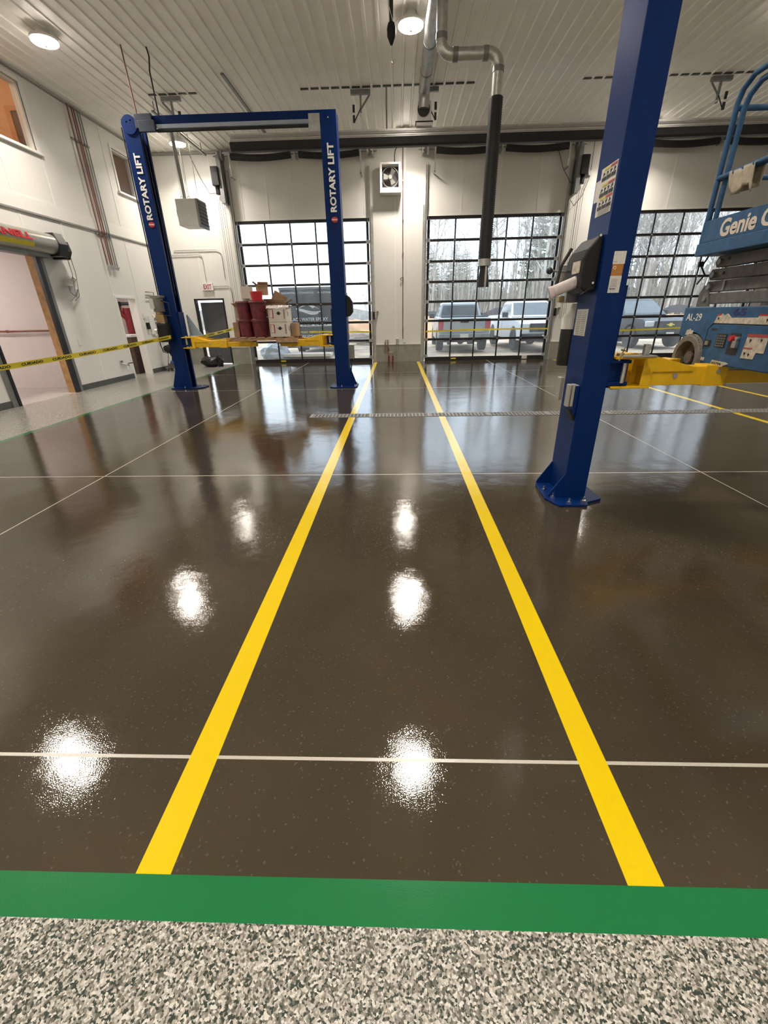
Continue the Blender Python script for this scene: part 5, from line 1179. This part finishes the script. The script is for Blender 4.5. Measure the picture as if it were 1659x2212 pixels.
# black trailer with company lettering
TY = 18.0; TX0, TX1 = -4.50, -2.40
t = thing('cargo_trailer', 'black enclosed trailer with white company lettering behind the left glazed door', 'trailer', ((TX0 + TX1) / 2, TY + 2.5, .1))
M_trl = mat('black_trailer_skin', (.030, .036, .042), .35, var=.12)
b = B(); b.box(TX0, TX1, TY, TY + 5, .45, 2.50); b.obj('box_body', M_trl, t, bev=.03)
b = B(); b.box(TX0 + .05, TX1 - .05, TY - .02, TY - .0, .50, 2.42); b.obj('ramp_door', M_trl, t, bev=.01)
b = B(); b.box(TX0, TX1, TY - .04, TY + .02, 2.44, 2.52); b.box(TX0, TX1, TY - .06, TY + .02, .38, .47); b.obj('metal_trim', mat('grey_trailer_trim', (.18, .2, .21), .5, metal=.3), t)
for x in (TX0 + .1, TX1 - .35):
    for y in (TY + 2.2, TY + 3.1): b = B(); b.cyl((x, y, .42), (x + .25, y, .42), .34, n=24); b.obj('wheel', M_tyre, t)
def sgn(s, z, w, h, m=M_lett, bold=.01, nm='lettering', dx=0, y=None): return text(nm, s, ((TX0 + TX1) / 2 + dx, (TY - .0215) if y is None else y, z), (1, 0, 0), (0, 0, 1), w, h, m, t, bold=bold)
M_gsign = mat('white_sign_vinyl', (.70, .72, .72), .4, var=.02)
cx = (TX0 + TX1) / 2
sgn('RESIDENTIAL  -  COMMERCIAL  -  INDUSTRIAL', 2.33, 1.9, .06, M_gsign)
sgn('BLACK WATER EPOXY', 1.41, 1.52, .12, M_gsign, .02)
b = B()
yy = TY - .023
b.prism([(cx - .40, 1.78), (cx - .10, 1.94), (cx + .05, 1.98), (cx + .25, 1.88), (cx + .50, 1.73), (cx + .28, 1.84), (cx + .20, 1.79), (cx + .12, 1.85), (cx + .0, 1.90), (cx - .15, 1.87)], 'y', yy - .002, yy)
for off, sc in ((0, 1), (-.06, .8)):
    top = [(cx - .45 * sc + .95 * sc * i / 16, 1.74 + off + .06 * math.cos(i / 16 * PI * 1.3)) for i in range(17)]
    bot = [(x, z - .035 - .02 * math.sin(i / 16 * PI)) for i, (x, z) in enumerate(top)][::-1]
    b.prism(top + bot, 'y', yy - .002, yy)
b.obj('mountain_emblem', M_gsign, t)
b = B(); b.box(cx - .95, cx + .95, yy - .002, yy, 1.16, 1.28); b.obj('white_band', M_gsign, t)
sgn('603 568 6467', 1.22, 1.5, .08, M_ink, .01, y=TY - .0265)
sgn('EPOXY FLOORS', .95, .85, .07, M_tape, .02); sgn('DRY GARAGE', .82, .72, .06, M_gsign, .02)
b = B(); b.box(cx - .9, cx + .9, TY - .9, TY - .15, .12, .22); b.obj('plank_ramp', mat('pale_timber', (.62, .55, .48), .8), label='pale timber planks on the ground behind the trailer', cat='planks', bev=.01)
b = B(); b.blob((-4.75, 17.5, .22), (.55, .45, .42), 4, .16, 3); b.obj('grey_tarp', mat('silver_tarp', (.40, .43, .46), .4, var=.15, scale=6), label='crumpled silver tarp heap at the left foot of the left glazed door', cat='tarp')
# debris stack by the right of the left door
t = thing('timber_stack', 'stack of pale scrap timber and panels outside the left glazed door', 'timber', (-1.0, 24, .1))
b = B(); rnd = random.Random(9)
for k in range(26): b.cbox((-1.5 + rnd.uniform(-.9, 1.1), 24 + rnd.uniform(-.5, .5), .16 + k * .022), (rnd.uniform(1.2, 2.4), .12, .03), rnd.uniform(-.25, .25))
b.obj('boards', mat('pale_timber_mix', (.55, .50, .44), .8, var=.3, scale=3), t)
t = thing('earth_mound', 'low orange earth mound outside behind the timber stack', 'earth mound', (-2, 27, .1))
b = B(); b.blob((-2.5, 27.5, .0), (4.2, 1.6, 1.25), 6, .10, 4); b.obj('mound', M_berm, t, smooth=True)
b = B(); rnd = random.Random(2)
for k in range(7): b.blob((4.9 + k * .35 + rnd.uniform(-.1, .1), 27 + rnd.uniform(-.4, .4), .18), (.35, .3, .22), k, .15, 2)
b.obj('earth_heap', M_berm, label='orange earth heap between the silver and white pickups', cat='earth heap', smooth=True)

# ---- woods
M_bark = mat('pale_grey_bark', (.46, .42, .37), .9, var=.25, scale=4)
M_twig = mat('grey_brown_twigs', (.40, .365, .32), .9, var=.2, scale=3)
M_pine = mat('hazy_pine_green', (.22, .27, .17), .9, var=.35, scale=3)  # bark, twigs and green paled, haze put into their colours
def bare_tree(seed, H):
    rnd = random.Random(seed); t = thing('bare_tree', 'x', 'tree')
    lean = rnd.uniform(-.03, .03); pts = [(lean * H * f * f * 6 + .12 * math.sin(f * 7 + seed), .1 * math.sin(f * 5 + seed * 2), H * f) for f in [i / 9 for i in range(10)]]
    r0_ = rnd.uniform(.07, .13)
    b = B(); b.tube(pts, 1, 6, rad=[r0_ * (1 - .85 * i / 9) for i in range(10)]); b.obj('trunk', M_bark, t, world=False)
    b = B()
    def branch(p, d, L, r, depth):
        q = [p]; dd = d.copy()
        for i in range(3):
            dd = (dd + Vector((rnd.uniform(-.25, .25), rnd.uniform(-.25, .25), rnd.uniform(-.02, .25)))).normalized(); q.append(q[-1] + dd * L / 3)
        b.tube(q, 1, 3, caps=False, rad=[r, r * .75, r * .5, r * .2])
        if depth:
            for k in range(5):
                i = rnd.randint(1, 3); branch(q[i], (dd + Vector((rnd.uniform(-1, 1), rnd.uniform(-1, 1), rnd.uniform(-.2, .7)))).normalized(), L * rnd.uniform(.4, .65), r * .5, depth - 1)
    for k in range(22):
        f = rnd.uniform(.22, 1); i = min(8, int(f * 9)); p = Vector(pts[i]).lerp(Vector(pts[i + 1]), f * 9 - i)
        a = rnd.uniform(0, 2 * PI); branch(p, Vector((math.cos(a), math.sin(a), rnd.uniform(.4, 1.2))).normalized(), H * rnd.uniform(.12, .22) * (1.2 - f * .5), r0_ * .35, 2)
    b.obj('branches', M_twig, t, world=False)
    return t
def pine(seed, H):
    rnd = random.Random(seed); t = thing('pine_tree', 'x', 'tree')
    b = B(); b.tube([(0, 0, 0), (0, 0, H)], 1, 7, rad=[.16, .03]); b.obj('trunk', M_bark, t, world=False)
    b = B(); n = 46
    for k in range(n):
        z = H * (.14 + .86 * k / n); R = (H * .26) * (1 - .88 * k / n) * rnd.uniform(.7, 1.15)
        for j in range(7):
            a = rnd.uniform(0, 2 * PI); tip = Vector((math.cos(a) * R, math.sin(a) * R, z + R * rnd.uniform(.0, .25))); base = Vector((0, 0, z)); mid = base.lerp(tip, .5) - Vector((0, 0, R * .05))
            sd = Vector((-math.sin(a), math.cos(a), 0))
            for q in range(9):
                f = .25 + .75 * q / 8; p = base.lerp(tip, f); w = R * .22 * (1.15 - f * .5)
                for s in (-1, 1):
                    e = p + sd * s * w * rnd.uniform(.5, 1) + Vector((math.cos(a), math.sin(a), rnd.uniform(-.2, .5))) * w * .8
                    m_ = p.lerp(e, .5) + Vector((0, 0, .10 * w)) ; b.quad(p, m_ + sd * .05 * w - Vector((0, 0, .22 * w)), e, m_ + Vector((0, 0, .25 * w)))
    b.obj('needles', M_pine, t, world=False)
    return t
protos = [bare_tree(s, h) for s, h in ((1, 11), (2, 13), (3, 12), (4, 14))]; pines = [pine(21, 9.0), pine(22, 10.5)]
rnd = random.Random(77); used = [False] * 6
def put(i, lst, base, x, y, lab, grp, sc=1):
    p = lst[i]
    if used[base + i]: o = tree_copy(p)
    else: o = p; used[base + i] = True
    o.location = (x, y, 0); o.rotation_euler = (0, 0, rnd.uniform(0, 6.28)); o['label'] = lab; o['group'] = grp; o.scale = (sc, sc, sc); o['category'] = 'tree'
for k in range(96):
    x = rnd.uniform(1.5, 40); y = rnd.uniform(34, 52) if x < 10 else rnd.uniform(30, 50)
    if x < 9: sc = rnd.uniform(.50, .80)
    else: sc = rnd.uniform(.85, 1.35)
    put(rnd.randint(0, 3), protos, 0, x, y, 'bare grey deciduous tree in the woods beyond the earth berm', 'bare trees beyond the yard', sc)
for k in range(9): put(rnd.randint(0, 3), protos, 0, rnd.uniform(-6, -1), rnd.uniform(52, 64), 'bare low tree on the far skyline left of the woods', 'bare trees on the skyline', rnd.uniform(.35, .5))
for (x, y, s) in ((2.9, 46, .72), (6.0, 50, .74), (7.4, 52, .72), (3.9, 50, .70), (13.6, 45, 1.12), (10.2, 54, .9), (19, 44, 1.1), (15.5, 48, 1.25)):
    put(rnd.randint(0, 1), pines, 4, x, y, 'green pine tree among the bare trees beyond the yard', 'pines beyond the yard', s)
# tangle of undergrowth, uncountable
b = B(); rnd = random.Random(31)
for k in range(5200):
    x = rnd.uniform(0, 44); y = rnd.uniform(33.5, 47); h = rnd.uniform(1.2, 4.8); dx = rnd.uniform(-.6, .6); w = rnd.uniform(.012, .035)
    b.quad((x - w, y, 0), (x + w, y, 0), (x + dx + w * .4, y + rnd.uniform(-.3, .3), h), (x + dx - w * .4, y, h))
b.obj('undergrowth', mat('tan_brush', (.47, .42, .35), .95, var=.2), label='tangle of thin tan brush stems under the trees', cat='brush', kind='stuff')
b = B(); rnd = random.Random(8); pr = None
for i in range(80):
    x = -60 + 130 * i / 79; h = (2.2 if x < 1 else 4.2) + rnd.uniform(-.4, .4); cur = [b.bm.verts.new((x, 66 + dy, z)) for dy, z in ((-6, 0), (-2, h * .7), (2, h), (8, 0))]
    if pr:
        for q in range(3): b._f([pr[q], cur[q], cur[q + 1], pr[q + 1]])
    pr = cur
struct(b, 'ground_ridge', mat('distant_wooded_ridge', (.20, .19, .165), 1, var=.25, scale=.9, det=8))
